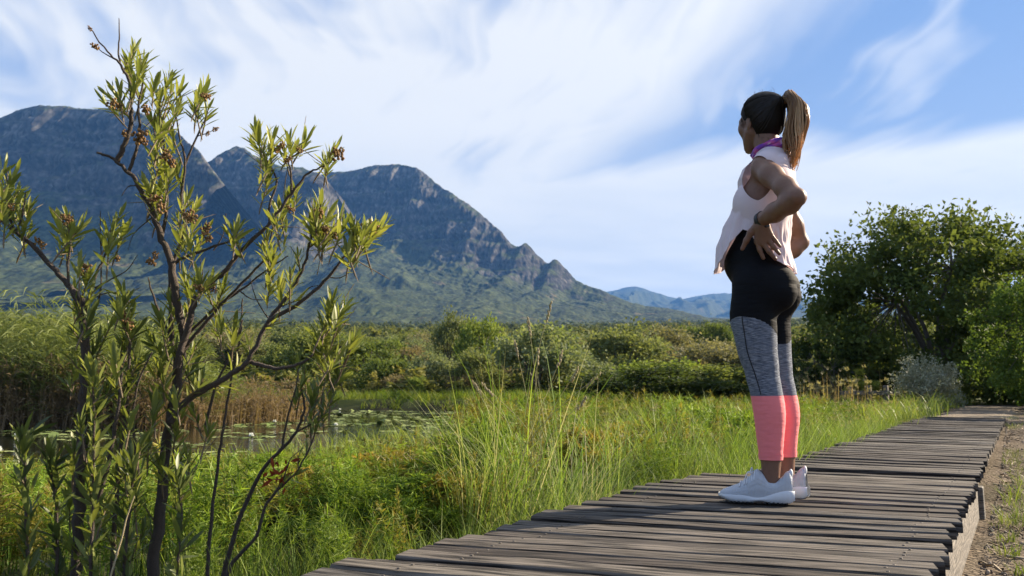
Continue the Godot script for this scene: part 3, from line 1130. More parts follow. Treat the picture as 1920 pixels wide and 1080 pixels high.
# mounded feathery bushes between the pond and the boardwalk
func marsh_bushes() -> void:
	var green := [crown(81, Vector3(0.5, 0.42, 0.5), 0.50, 44, 5200, 0.085, Color(0.11, 0.20, 0.022), Color(0.36, 0.44, 0.06), 0.20, 0.5, 0.16), crown(82, Vector3(0.5, 0.40, 0.5), 0.50, 36, 5200, 0.085, Color(0.10, 0.175, 0.022), Color(0.31, 0.40, 0.055), 0.22, 0.5, 0.16)]
	var rust := crown(83, Vector3(0.5, 0.42, 0.5), 0.50, 40, 5200, 0.085, Color(0.15, 0.18, 0.028), Color(0.46, 0.31, 0.07), 0.20, 0.5, 0.16)
	rng.seed = 84
	# pixel x, top y, distance, width, kind
	for e in [[560, 850, 5.2, 0.8, 0], [615, 862, 4.6, 0.75, 2], [668, 838, 5.3, 0.9, 0], [735, 834, 5.0, 0.85, 2], [800, 822, 5.4, 0.95, 0], [872, 818, 5.0, 0.9, 1], [640, 905, 3.9, 0.6, 1], [700, 892, 4.0, 0.62, 0], [770, 885, 3.9, 0.6, 1], [845, 872, 4.1, 0.6, 2], [510, 845, 5.6, 0.8, 1], [930, 812, 5.6, 0.9, 2], [1135, 790, 5.8, 1.0, 2], [1190, 778, 6.4, 1.1, 2], [1250, 772, 6.6, 1.0, 0], [1320, 762, 7.0, 1.1, 1], [1385, 758, 7.2, 1.0, 0], [470, 868, 4.8, 0.7, 0], [90, 905, 4.4, 0.8, 0], [30, 880, 5.0, 0.9, 1]]:
		var top := at(e[0], e[1], e[2])
		var p := land(top.x, top.z, -0.05)
		var h: float = maxf(0.3, top.y - p.y)
		var far_right: bool = e[0] > 1000
		var rusty: bool = e[4] == 2
		var label := "feathery green marsh bush between the pond and the near boards"
		if rusty and not far_right: label = "rust tipped marsh bush between the pond and the near boards"
		elif e[0] == 1135: label = "rust tipped marsh bush right beside the tall tussock"
		elif e[0] == 1190: label = "rust tipped marsh bush midway between the tussock and the woman"
		elif e[0] == 1250: label = "green marsh bush right behind the two rust tipped ones"
		elif e[0] == 1320: label = "green marsh bush below the dark thickets, a step left of the woman"
		elif e[0] == 1385: label = "green marsh bush close behind the woman's coral leg panels"
		elif e[0] == 90: label = "feathery green marsh bush near the left edge behind the young shoots"
		elif e[0] == 30: label = "feathery green marsh bush in the very left edge of the picture"
		elif e[0] == 560: label = "feathery green marsh bush behind the thin leaning shrub"
		elif e[0] == 470: label = "feathery green marsh bush between the main and the leaning shrub"
		elif e[0] == 930: label = "rust tipped marsh bush just left of the tall tussock"
		var t := thing("marsh_bush", label, "bush", p, rf(0, TAU), "marsh bushes in mounds beside the pond")
		var c := put("crown", rust if rusty else green[e[4]], M.grass, t)
		c.scale = Vector3(e[3], h / 0.92, e[3])
		var s := put("trunk", M.stub, M.bark, t)
		s.scale = Vector3(e[3] * 0.7, h * 0.8, e[3] * 0.7)


# one tall tussock with long seed stalks in front of the pond
func tussock() -> void:
	var p := at(1000, 790, 3.9)
	p.y = ground(p.x, p.z)
	var t := thing("grass_tussock", "tall grass tussock with long arching seed stalks in front of the pond", "grass", p)
	put("blades", tuft(71, 420, 0.86, 0.0055, 0.46, 0.40, Color(0.12, 0.21, 0.035), Color(0.34, 0.40, 0.13), 0.95), M.grass, t)
	put("pale_blades", tuft(74, 110, 0.92, 0.0050, 0.52, 0.34, Color(0.34, 0.34, 0.18), Color(0.56, 0.52, 0.34), 1.0), M.grass, t)
	put("blades", tuft(72, 40, 1.20, 0.008, 0.18, 0.22, Color(0.14, 0.25, 0.03), Color(0.30, 0.40, 0.08), 0.4), M.grass, t)
	rng.seed = 73
	for q in [[1033, 568, 0.05], [990, 596, -0.02], [965, 640, -0.04], [1055, 660, 0.05], [905, 720, -0.25], [1125, 700, 0.22], [1100, 745, 0.20], [885, 715, -0.2], [1010, 655, 0.02], [1085, 690, 0.1]]:
		var tip := at(q[0], q[1], 3.9 + rf(-0.15, 0.15)) - p
		var b := MB.new()
		var base := Vector3(rf(-0.1, 0.1), 0, rf(-0.1, 0.1))
		var mid := base.lerp(tip, 0.5) + Vector3(-q[2] * 0.7, 0.08, 0)
		var pts := curve(PackedVector3Array([base, mid, tip]), 5)
		tube(b, pts, taper(pts.size(), 0.0026, 0.0012), 4, Color(0.20, 0.25, 0.08), Color(0.42, 0.38, 0.24))
		for j in 16:
			var pp := tip.lerp(mid, j * 0.012)
			blob(b, pp + unit() * 0.005, Vector3(0.004, 0.009, 0.004), 5, 4, Color(0.46, 0.40, 0.27))
		b.fix()
		put("seed_stalk", b.mesh(), M.grass, t)


# ---------------------------------------------------------------- bushes and trees
const KINDS := ["olive green", "grey green", "deep green", "greyish brown", "fresh green", "rusty brown", "dark green", "silvery green"]


func bush(called: String, label: String, category: String, p: Vector3, crown_: ArrayMesh, h: float, w: float, m: Material, group := "", turn := 0.0) -> Node3D:
	var t := thing(called, label, category, p, turn, group)
	var c := put("crown", crown_, m, t)
	c.scale = Vector3(w, h, w)
	var s := put("trunk", M.stub, M.bark, t)
	s.scale = Vector3(w, h, w)
	return t


func stub_mesh() -> ArrayMesh:
	rng.seed = 90
	var b := MB.new()
	for k in 5:
		var a := TAU * k / 5.0 + rf(-0.4, 0.4)
		var pts := curve(PackedVector3Array([Vector3(0, -0.1, 0), Vector3(cos(a) * 0.06, 0.25, sin(a) * 0.06), Vector3(cos(a) * 0.25, 0.62, sin(a) * 0.25)]), 3)
		tube(b, pts, taper(pts.size(), 0.03, 0.008), 5, Color.WHITE)
	b.fix()
	return b.mesh()


func valley() -> void:
	# crowns of unit size: one wide, one high
	var one := Vector3(0.5, 0.5, 0.5)
	var cr := []
	for k in 8:
		var hue: Array = [[Color(0.070, 0.095, 0.028), Color(0.145, 0.165, 0.050)], [Color(0.090, 0.110, 0.042), Color(0.17, 0.185, 0.075)], [Color(0.06, 0.085, 0.022), Color(0.12, 0.15, 0.04)], [Color(0.11, 0.11, 0.058), Color(0.19, 0.175, 0.095)], [Color(0.09, 0.13, 0.026), Color(0.20, 0.235, 0.055)], [Color(0.12, 0.10, 0.055), Color(0.20, 0.165, 0.09)], [Color(0.035, 0.055, 0.02), Color(0.08, 0.105, 0.03)], [Color(0.10, 0.125, 0.06), Color(0.20, 0.22, 0.12)]][k]
		cr.append(crown(200 + k, one, 0.48, 34, 5200, 0.052, hue[0] * (1.0 if k == 6 else 1.4), hue[1] * (1.0 if k == 6 else 1.4), 0.30, 0.55, 0.6))
	M.crowns = cr
	# those that stand out, by where they stand; [name, label, category, px, base py, depth, width m, height m, crown]
	var list := [
		["round_bush", "round dense silvery green bush on the far bank", "bush", 812, 738, 47.0, 3.25, 2.99, 7],
		["willow", "grey green willow with a wide round crown behind the tussock", "tree", 1008, 748, 43.0, 5.38, 4.42, 7],
		["willow", "bright rimmed green tree directly behind the grey willow", "tree", 1035, 735, 52.0, 4.93, 5.20, 4],
		["dark_thicket", "dark green domed thicket left of the woman's knees", "bush", 1195, 765, 30.0, 4.40, 1.75, 6],
		["dark_thicket", "second dark domed thicket nearer the woman's knees", "bush", 1285, 768, 29.0, 4.20, 1.45, 6],
		["green_bush", "fresh green bush on top of the dark thickets", "bush", 1225, 745, 36.0, 4.60, 2.20, 4],
		["green_bush", "low green bush right behind the woman's knees", "bush", 1370, 760, 30.0, 3.60, 1.60, 0],
		["yellow_bush", "small yellow green bush on the bank by the water", "bush", 783, 742, 42.0, 1.12, 1.43, 4],
		["leafy_bush", "low leafy bush on the bank left of the round bush", "bush", 730, 735, 49.0, 3.58, 2.86, 2],
		["leafy_bush", "olive bush between the round bush and the grey willow", "bush", 900, 742, 46.0, 3.36, 2.99, 1],
		["brown_bush", "rusty brown bush at the foot of the round bush", "bush", 872, 745, 45.0, 2.02, 1.56, 5],
		["brown_bush", "rusty brown bush left of the round bush", "bush", 755, 741, 45.0, 2.24, 1.56, 5],
		["poplar", "tall light green tree standing above the round bush", "tree", 893, 728, 70.0, 4.26, 6.76, 4],
		["poplar", "taller yellow green tree in the middle of the valley", "tree", 845, 728, 78.0, 4.26, 6.50, 1],
		["valley_tree", "dark tree standing behind the tall light green tree", "tree", 930, 722, 95.0, 6.00, 5.00, 6],
		["valley_tree", "broad olive tree left of the woman's thigh", "tree", 1330, 735, 60.0, 6.72, 4.42, 3],
		["valley_tree", "broad grey green tree above the dark thickets", "tree", 1165, 735, 58.0, 6.72, 5.20, 1],
		["valley_tree", "brownish bare looking tree behind the broad grey green tree", "tree", 1240, 728, 75.0, 7.28, 5.46, 3],
		["valley_tree", "tall round tree on the skyline left of the woman", "tree", 1305, 722, 110.0, 6.00, 6.60, 2],
		["valley_tree", "smaller round tree on the skyline touching the woman's leg", "tree", 1348, 722, 110.0, 4.60, 7.00, 2],
		["valley_tree", "dark green tree between the shrub and the round bush", "tree", 690, 728, 66.0, 6.16, 4.68, 2],
		["valley_tree", "wide green tree behind the tip of the shrub", "tree", 610, 728, 62.0, 6.72, 4.68, 0],
		["hill_bush", "bush showing between the woman's far leg and the big tree", "bush", 1530, 745, 27.0, 2.60, 1.90, 1],
	]
	for e in list:
		var p := at(e[3], 727, e[5])
		p.y = ground(p.x, p.z) - 0.1
		bush(e[0], e[1], e[2], p, cr[e[8]], e[7], e[6], M.leaf, "", hash(e[1]) % 6)
	# the rest of the valley's trees, too alike to tell apart
	rng.seed = 210
	var n := 0
	var tries := 0
	while n < 260 and tries < 4000:
		tries += 1
		var d := 46.0 + pow(rng.randf(), 1.2) * 170.0
		var x := (rf(-0.62, 0.72)) * d
		var z := -d
		if pond(x, z) < 2.3 or (x / d > 0.36 and d < 60.0) or (d < 64.0 and rng.randf() < 0.72):
			continue
		var p := land(x, z, -0.15)
		var far := smoothstep(50.0, 130.0, d)
		var h := rf(1.3, 2.8) if d < 62.0 else rf(2.2, 4.6) * (1.0 + 0.35 * far)
		var w := h * rf(0.9, 1.6)
		var kind: int = [0, 1, 2, 3, 0, 1, 3, 5, 7, 4, 4][rng.randi() % 11]
		bush("valley_tree", KINDS[kind] + (" tree in the bushy valley beyond the pond" if d < 100.0 else " tree far back in the valley below the mountains"), "tree", p, cr[kind], h, w, M.leaf, KINDS[kind] + (" trees in the near valley" if d < 100.0 else " trees far back in the valley"), rf(0, TAU))
		n += 1
	# beyond that the scrub reads as one mass
	var small := crown(230, one, 0.45, 14, 420, 0.17, Color(0.08, 0.10, 0.038), Color(0.175, 0.195, 0.072), 0.34, 0.5, 0.7)
	var buf := PackedFloat32Array()
	for k in 16000:
		var d := 190.0 + pow(rng.randf(), 1.3) * 1500.0
		var x := rf(-0.75, 0.75) * d
		var z := -d
		if nz.get_noise_2d(x * 0.5 + 50.0, z * 0.9) < -0.02 - 0.25 * smoothstep(500.0, 200.0, d):
			continue
		var h := rf(2.5, 6.0) * lerpf(1.2, 0.8, smoothstep(200.0, 700.0, d))
		var w := h * rf(0.9, 1.9)
		row(buf, Basis(Vector3.UP, rf(0, TAU)).scaled(Vector3(w, h, w)), land(x, z, -0.4), mix(Color(0.6, 0.7, 0.6), Color(1.2, 1.1, 1.0), rng.randf()))
	stuff(many("distant_scrub", small, M.leaf, buf), "distant scrub and trees on the valley slopes", "scrub")
	# low brush between the trees of the valley floor
	var brush := PackedFloat32Array()
	for k in 2000:
		var d := 42.0 + pow(rng.randf(), 1.3) * 150.0
		var x := rf(-0.7, 0.75) * d
		var z := -d
		if pond(x, z) < 1.75 or d < 62.0 and rng.randf() < 0.5:
			continue
		var h := rf(0.5, 1.5) * (1.0 + d * 0.004)
		var w := h * rf(1.0, 2.2)
		var cc := mix(Color(0.9, 1.0, 0.75), Color(1.9, 1.45, 1.2), rng.randf())
		row(brush, Basis(Vector3.UP, rf(0, TAU)).scaled(Vector3(w, h, w)), land(x, z, -0.1), cc)
	stuff(many("valley_brush", small, M.leaf, brush), "low brush covering the valley floor", "brush")


func tree(called: String, label: String, p: Vector3, h: float, r: Vector3, clumps: int, leaves: int, leaf: float, ca: Color, cb: Color, seed_: int, m: Material, low := 0.25) -> void:
	var t := thing(called, label, "tree", p)
	rng.seed = seed_
	var cs := PackedVector3Array()
	var tone := PackedFloat32Array()
	var b := MB.new()
	var fork := Vector3(rf(-0.1, 0.1), h * 0.16, rf(-0.1, 0.1))
	var tb := MB.new()
	tube(tb, curve(PackedVector3Array([Vector3(0, -0.2, 0), fork * 0.5 + Vector3(0.05, 0, 0), fork]), 4), taper(9, h * 0.03, h * 0.022), 8, Color.WHITE)
	tb.fix()
	put("trunk", tb.mesh(), M.bark, t)
	var mids := PackedVector3Array()
	for k in 7:
		var a := TAU * k / 7.0 + rf(-0.3, 0.3)
		var up := rf(0.45, 0.78)
		var mid := Vector3(cos(a) * r.x * 0.42, h * up, sin(a) * r.z * 0.42) * Vector3(rf(0.5, 1.2), 1, rf(0.5, 1.2))
		mids.append(mid)
		var lb := MB.new()
		var pts := curve(PackedVector3Array([fork, fork.lerp(mid, 0.5) + Vector3(rf(-0.15, 0.15), h * 0.06, rf(-0.15, 0.15)), mid, mid + Vector3(rf(-0.2, 0.2), h * 0.13, rf(-0.2, 0.2))]), 4)
		tube(lb, pts, taper(pts.size(), h * 0.014, h * 0.004), 6, Color.WHITE)
		lb.fix()
		put("limb", lb.mesh(), M.bark, t)
	for k in clumps:
		var d := unit()
		var v := rf(0.0, 1.0)
		var yy := lerpf(low, 1.0, v)
		# wide in the middle, domed above
		var prof := sqrt(clampf(1.0 - pow((yy - 0.42) / 0.60, 2.0), 0.0, 1.0)) * sqrt(rf(0.12, 1.0)) * rf(0.9, 1.12)
		var a := rf(0, TAU)
		var c := Vector3(cos(a) * r.x * prof, h * yy * rf(0.92, 1.03), sin(a) * r.z * prof)
		cs.append(c)
		tone.append(rng.randf())
		var best := mids[0]
		for q in mids:
			if q.distance_to(c) < best.distance_to(c): best = q
		if k % 2 == 0:
			tube(b, PackedVector3Array([best, best.lerp(c, 0.5) + Vector3(0, 0.08, 0), c]), PackedFloat32Array([h * 0.004, h * 0.003, h * 0.0012]), 4, Color.WHITE)
	b.fix()
	put("twigs", b.mesh(), M.bark, t)
	var lf := MB.new()
	for k in leaves:
		var q := rng.randi() % clumps
		var rr := h * 0.047 * (0.6 + tone[q])
		var off := Vector3(gauss(), gauss() * 0.8, gauss()).limit_length(1.9) * rr
		var pp := cs[q] + off
		if pp.y < 0.05: continue
		var L := leaf * rf(0.6, 1.3)
		var dir := (unit() + Vector3(0, -0.25, 0)).normalized()
		var sdv := dir.cross(unit()).normalized() * L * 0.30
		var nn := dir.cross(sdv).normalized() * L * 0.12
		var col := mix(ca, cb, tone[q] * 0.5 + rng.randf() * 0.5)
		var id := lf.flat(pp - dir * L * 0.5, col)
		lf.flat(pp + sdv + nn, col)
		lf.flat(pp + dir * L * 0.5, col)
		lf.flat(pp - sdv + nn, col)
		lf.quad(id, id + 1, id + 2, id + 3)
	put("crown", lf.mesh(), m, t)


func right_side() -> void:
	var p := land(12.75, -24.0)
	tree("broadleaf_tree", "big round broadleaf tree behind the far end of the boardwalk", p, 5.75, Vector3(3.85, 0, 3.2), 230, 32000, 0.165, Color(0.055, 0.082, 0.022), Color(0.15, 0.185, 0.05), 301, M.leaf, 0.06)
	p = land(12.4, -29.5)
	tree("broadleaf_tree", "dark lower tree behind the left side of the big round tree", p, 3.9, Vector3(2.6, 0, 2.2), 90, 12000, 0.17, Color(0.035, 0.055, 0.018), Color(0.085, 0.11, 0.035), 302, M.leaf, 0.05)
	p = land(17.2, -26.0)
	tree("broadleaf_tree", "tall tree at the right edge behind the green thicket", p, 5.3, Vector3(3.0, 0, 3.0), 130, 16000, 0.17, Color(0.05, 0.075, 0.02), Color(0.13, 0.16, 0.045), 303, M.leaf, 0.05)
	p = land(11.6, -17.2)
	tree("leafy_bush", "bright green leafy bush right of the path at the boardwalk's end", p, 2.75, Vector3(1.7, 0, 1.7), 110, 14000, 0.10, Color(0.055, 0.10, 0.02), Color(0.15, 0.21, 0.045), 304, M.leaf, 0.04)
	p = land(9.9, -13.0)
	tree("leafy_bush", "leafy bush at the right edge of the picture beside the boardwalk's end", p, 2.1, Vector3(1.15, 0, 1.15), 60, 6000, 0.085, Color(0.05, 0.09, 0.02), Color(0.13, 0.18, 0.045), 305, M.leaf, 0.04)
	p = land(14.5, -20.5)
	tree("leafy_bush", "dark leafy bush filling the gap behind the path", p, 2.6, Vector3(2.6, 0, 1.6), 80, 7000, 0.12, Color(0.04, 0.065, 0.018), Color(0.11, 0.14, 0.04), 306, M.leaf, 0.03)
	p = land(9.6, -23.5)
	tree("leafy_bush", "dark leafy bush low in front of the big tree's trunk", p, 1.9, Vector3(2.4, 0, 1.2), 70, 6000, 0.12, Color(0.03, 0.05, 0.016), Color(0.075, 0.10, 0.03), 307, M.leaf, 0.03)
	# silver bush and yellow bush beside the path
	p = land(8.55, -16.6)
	var t := thing("silver_bush", "silvery grey leaved bush left of the path at the boardwalk's end", "bush", p)
	put("crown", crown(311, Vector3(0.72, 0.66, 0.6), 0.62, 46, 5200, 0.07, Color(0.17, 0.19, 0.12), Color(0.38, 0.38, 0.28), 0.26, 0.45, 0.35), M.silver, t)
	var s := put("trunk", M.stub, M.bark, t)
	s.scale = Vector3(1.3, 1.3, 1.3)
	p = land(8.9, -20.5)
	t = thing("yellow_bush", "small rounded yellow green bush behind the wooden fence", "bush", p)
	put("crown", crown(312, Vector3(0.44, 0.42, 0.42), 0.72, 26, 3600, 0.07, Color(0.16, 0.19, 0.03), Color(0.33, 0.33, 0.07), 0.24, 0.45, 0.5), M.leaf, t)
	s = put("trunk", M.stub, M.bark, t)
	# wooden fence: two posts, two rails
	var f0 := at(1588, 735, 18.6)
	var f1 := at(1678, 737, 17.9)
	t = thing("wooden_fence", "low grey post and rail fence in the meadow left of the silver bush", "fence")
	var along := (f1 - f0)
	along.y = 0
	var L := along.length()
	along = along.normalized()
	var bs := Basis(along, Vector3.UP, along.cross(Vector3.UP))
	for q in [0.47, 0.82, 0.08]:
		var c: Vector3 = f0 + along * L * float(q)
		var b := MB.new()
		var g := ground(c.x, c.z)
		box(b, Vector3(c.x, (g + f0.y + 0.10) * 0.5, c.z), Vector3(0.05, (f0.y + 0.10 - g) * 0.5 + 0.05, 0.05), bs, Color.WHITE, 0.008)
		b.fix()
		put("post", b.mesh(), M.post, t)
	for dy in [0.0, -0.25]:
		var b := MB.new()
		box(b, f0 + along * L * 0.5 + Vector3(0, dy - 0.02, 0) + bs.z * 0.075, Vector3(L * 0.62, 0.045, 0.022), bs, Color.WHITE, 0.006)
		b.fix()
		put("rail", b.mesh(), M.post, t)


# ---------------------------------------------------------------- the bare ground right of the boardwalk
func dirt_side() -> void:
	rng.seed = 401
	var st := MB.new()
	blob(st, Vector3.ZERO, Vector3(1, 0.6, 0.8), 7, 5, Color.WHITE)
	for k in st.v.size():
		st.v[k] *= 1.0 + 0.25 * nz.get_noise_3dv(st.v[k] * 60.0)
	st.fix()
	var buf := PackedFloat32Array()
	for k in 2600:
		var s := rf(0.2, 12.0)
		var d := 0.02 + pow(rng.randf(), 2.2) * 2.6
		var p := R0 + ALONG * s - LEFTW * d
		var sz := 0.004 + 0.012 * pow(rng.randf(), 3.0)
		row(buf, frame(unit()).scaled(Vector3(sz, sz, sz)), land(p.x, p.z, sz * 0.2), mix(Color(0.12, 0.09, 0.065), Color(0.36, 0.30, 0.24), rng.randf()))
	stuff(many("pebbles", st.mesh(), M.tint, buf), "loose crumbs of soil and pebbles beside the boardwalk", "pebbles")
	# dead twigs and straw
	var tw := MB.new()
	tube(tw, PackedVector3Array([Vector3(0, -0.5, 0), Vector3(0.05, -0.1, 0.03), Vector3(-0.02, 0.2, 0), Vector3(0.04, 0.5, 0.04)]), PackedFloat32Array([0.028, 0.024, 0.02, 0.01]), 5, Color.WHITE)
	tw.fix()
	buf = PackedFloat32Array()
	for k in 420:
		var s := rf(0.2, 11.0)
		var d := 0.04 + pow(rng.randf(), 2.2) * 2.2
		var p := R0 + ALONG * s - LEFTW * d
		var sz := rf(0.06, 0.22)
		var dir := Vector3(rf(-1, 1), rf(-0.05, 0.12), rf(-1, 1)).normalized()
		row(buf, frame(dir).scaled(Vector3(sz, sz, sz)), land(p.x, p.z, 0.008), mix(Color(0.13, 0.085, 0.05), Color(0.42, 0.35, 0.25), rng.randf()))
	stuff(many("dead_twigs", tw.mesh(), M.tint, buf), "dead twigs and straw scattered on the bare ground", "twigs")
	# grass tufts one can count, and a thin ground cover further off
	var tufts := [[2.15, 0.12, 0.42, "small grass tuft on bare soil near the bottom right corner"], [2.62, 0.10, 0.4, "low grass tuft beside the pale edge of the near boards"], [3.1, 0.13, 0.7, "grass tuft just below the boardwalk's side post"], [4.0, 0.15, 1.1, "bushy bright green grass tuft right behind the side post"], [4.5, 0.2, 1.0, "second bushy grass tuft behind the side post"], [3.55, 0.2, 0.7, "sprawling grass tuft with dry stalks right of the side post"], [5.4, 0.2, 0.8, "grass tuft at the foot of the middle boards"], [1.8, 0.16, 0.35, "tiny sprig of grass in the very corner of the bare soil"]]
	for e in tufts:
		var p := R0 + ALONG * float(e[0]) - LEFTW * float(e[1])
		var o := put("grass_tuft", tuft(410 + int(e[0] * 10), 42, 0.20 * e[2], 0.005, 0.8, 0.11 * e[2], Color(0.10, 0.16, 0.03), Color(0.24, 0.28, 0.07), 0.8), M.grass)
		o.position = land(p.x, p.z)
		tag(o, e[3], "grass tuft", "grass tufts on the bare soil")
	buf = PackedFloat32Array()
	for k in 900:
		var s := rf(0.5, 16.0)
		var d := 0.08 + pow(rng.randf(), 1.7) * 4.5
		if s > 12.0: d = rf(-0.1, 5.0)
		var p := R0 + ALONG * s - LEFTW * d
		if nz.get_noise_2d(p.x * 15.0, p.z * 15.0 + 90.0) < 0.10 - 0.25 * smoothstep(1.2, 2.4, d): continue
		var h := rf(0.4, 1.0)
		row(buf, Basis(Vector3.UP, rf(0, TAU)).scaled(Vector3(h, h, h)), land(p.x, p.z), grey(rf(0.7, 1.2)))
	stuff(many("thin_grass", tuft(430, 14, 0.12, 0.005, 0.9, 0.08, Color(0.09, 0.14, 0.03), Color(0.22, 0.24, 0.07), 0.7), M.grass, buf), "thin low grass spreading over the bare soil", "grass")
	# the dirt path that goes on where the boards end
	var b := MB.new()
	for k in 21:
		var s := 11.72 + k * 0.5
		for j in 7:
			var u := float(j) / 6.0
			var p := R0 + ALONG * s + LEFTW * (lerpf(-0.25, 1.15, u) + 0.08 * sin(k * 1.3 + j))
			b.add(land(p.x, p.z, 0.02 if j > 0 and j < 6 else -0.03), Vector3.UP, mix(Color(0.22, 0.175, 0.13), Color(0.31, 0.26, 0.20), rng.randf()), Vector2(p.x, p.z))
	for k in 20:
		for j in 6:
			var a := k * 7 + j
			b.quad(a, a + 1, a + 8, a + 7)
	b.smooth()
	if b.n[8].y < 0.0:
		for q in b.n.size(): b.n[q] = -b.n[q]
	b.fix()
	setting(put("path", b.mesh(), M.ground))


# ---------------------------------------------------------------- the shrubs in the foreground
func leaf_mesh(seed_: int) -> ArrayMesh:
	# a narrow leaf one unit long along +y, folded along the midrib, its tip curling
	var r := RandomNumberGenerator.new()
	r.seed = seed_
	var b := MB.new()
	var w := r.randf_range(0.085, 0.125)
	var curl := r.randf_range(-0.14, 0.22)
	var fold := r.randf_range(0.15, 0.5)
	var ws := [0.25, 0.8, 1.0, 0.72, 0.0]
	var ys := [0.0, 0.22, 0.5, 0.78, 1.0]
	for k in 5:
		var y: float = ys[k]
		var z := curl * y * y
		var cc := grey(0.9 + 0.1 * y)
		b.flat(Vector3(0, y, z), cc * 1.12)
		b.flat(Vector3(-w * ws[k], y, z + w * ws[k] * fold), cc)
		b.flat(Vector3(w * ws[k], y, z + w * ws[k] * fold), cc)
	for k in 4:
		var a := k * 3
		b.quad(a, a + 3, a + 4, a + 1)
		b.quad(a, a + 2, a + 5, a + 3)
	b.smooth()
	return b.mesh()


func seed_mesh() -> ArrayMesh:
	rng.seed = 501
	var b := MB.new()
	for k in 26:
		var d := unit()
		blob(b, d * rf(0.25, 1.0) * Vector3(0.9, 1.1, 0.9), Vector3(1, 1, 1) * rf(0.16, 0.26), 6, 4, mix(Color(0.10, 0.055, 0.025), Color(0.30, 0.18, 0.075), rng.randf()))
	b.fix()
	return b.mesh()


# leaves gathered for one shrub: [Transform3D, tone 0..1, variant]
func sprig(out: Array, tip: Vector3, dir: Vector3, n: int, size: float, tone: float, wide := 0.8, run := 0.055) -> void:
	dir = dir.normalized()
	var f := frame(dir, rf(0, TAU))
	for k in n:
		var t := float(k) / n
		var a := k * 2.4 + rf(-0.3, 0.3)
		var open := lerpf(0.18, wide, pow(1.0 - t, 0.8)) + rf(-0.12, 0.12)
		var side := f.x * cos(a) + f.z * sin(a)
		var d := (dir * cos(open) + side * sin(open) + Vector3(0, 0.12, 0)).normalized()
		var p := tip - dir * run * (1.0 - t) + side * 0.002
		var L := size * rf(0.52, 1.25) * (0.8 + 0.2 * sin(t * PI))
		var fx := d.cross(side.cross(d)).normalized()
		var z := side - d * side.dot(d)
		z = -z.normalized() if z.length() > 0.01 else fx
		var x := d.cross(z)
		out.append([Transform3D(Basis(x, d, z).scaled(Vector3.ONE * L), p), clampf(tone + rf(-0.25, 0.25), 0.0, 1.0), rng.randi() % 5])


func leaf_set(t: Node3D, leaves: Array) -> void:
	# the 300 that show largest are leaves of their own, the rest are joined
	leaves.sort_custom(func(a, b): return a[0].basis.y.length() / a[0].origin.distance_to(EYE) > b[0].basis.y.length() / b[0].origin.distance_to(EYE))
	var rest := PackedFloat32Array()
	for k in leaves.size():
		var e = leaves[k]
		if k < 300:
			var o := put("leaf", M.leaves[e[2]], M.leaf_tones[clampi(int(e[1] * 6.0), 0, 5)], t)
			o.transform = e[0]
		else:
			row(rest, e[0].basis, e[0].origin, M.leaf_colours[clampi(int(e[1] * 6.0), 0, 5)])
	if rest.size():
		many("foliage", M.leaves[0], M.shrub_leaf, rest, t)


func branch(t: Node3D, pts: Array, depth: float, r0: float, r1: float, d1 := 0.0) -> PackedVector3Array:
	var p := PackedVector3Array()
	for k in pts.size():
		p.append(at(pts[k][0], pts[k][1], depth + d1 * k / (pts.size() - 1)))
	var c := curve(p, 5)
	for k in range(1, c.size() - 1):
		c[k] += unit() * (r0 * 0.28)
	var b := MB.new()
	tube(b, c, taper(c.size(), r0, r1), 7, Color.WHITE)
	b.fix()
	put("branch", b.mesh(), M.twig, t)
	return c


# short side shoots along part of a branch, each ending in a sprig
func shoots(t: Node3D, out: Array, c: PackedVector3Array, from: float, to: float, every: float, size: float, tone: float, n := 9, reach := 0.05, bare := 0.0) -> void:
	var run := 0.0
	var total := 0.0
	for k in c.size() - 1: total += c[k].distance_to(c[k + 1])
	var next := from * total
	for k in c.size() - 1:
		var L := c[k].distance_to(c[k + 1])
		var d := (c[k + 1] - c[k]).normalized()
		while next < run + L and next < to * total:
			var p := c[k] + d * (next - run)
			var a := rf(0, TAU)
			var f := frame(d, a)
			var dir := (d * rf(0.5, 1.1) + f.x * rf(0.5, 1.0) + Vector3(0, 0.35, 0)).normalized()
			var e := p + dir * reach * rf(0.5, 1.5)
			stick(t, "shoot", p, e, 0.9)
			if rng.randf() > bare:
				sprig(out, e, dir, n, size * rf(0.8, 1.1), tone, 0.85, 0.045)
			next += every * rf(0.6, 1.4)
		run += L


func stick(t: Node3D, called: String, a: Vector3, e: Vector3, thick: float) -> void:
	if not M.has("stick"):
		var b := MB.new()
		tube(b, PackedVector3Array([Vector3(0, 0, 0), Vector3(0.04, 0.3, 0.02), Vector3(0.03, 0.65, -0.03), Vector3(0, 1, 0)]), PackedFloat32Array([1.0, 0.9, 0.75, 0.5]), 5, Color.WHITE)
		for k in b.v.size():
			var y := b.v[k].y
			b.v[k] = Vector3((b.v[k].x) * 0.0026, y, b.v[k].z * 0.0026)
		b.smooth()
		b.fix()
		M.stick = b.mesh()
	var o := put(called, M.stick, M.shoot, t)
	var f := frame(e - a)
	o.transform = Transform3D(f.scaled_local(Vector3(thick, a.distance_to(e), thick)), a)


func seeds(t: Node3D, spots: Array, depth: float) -> void:
	for q in spots:
		var o := put("seed_cluster", M.seed_mesh, M.tint, t)
		o.position = at(q[0], q[1], depth + rf(-0.06, 0.06))
		o.scale = Vector3.ONE * q[2] * 0.0013
		o.rotation = unit() * 3.0


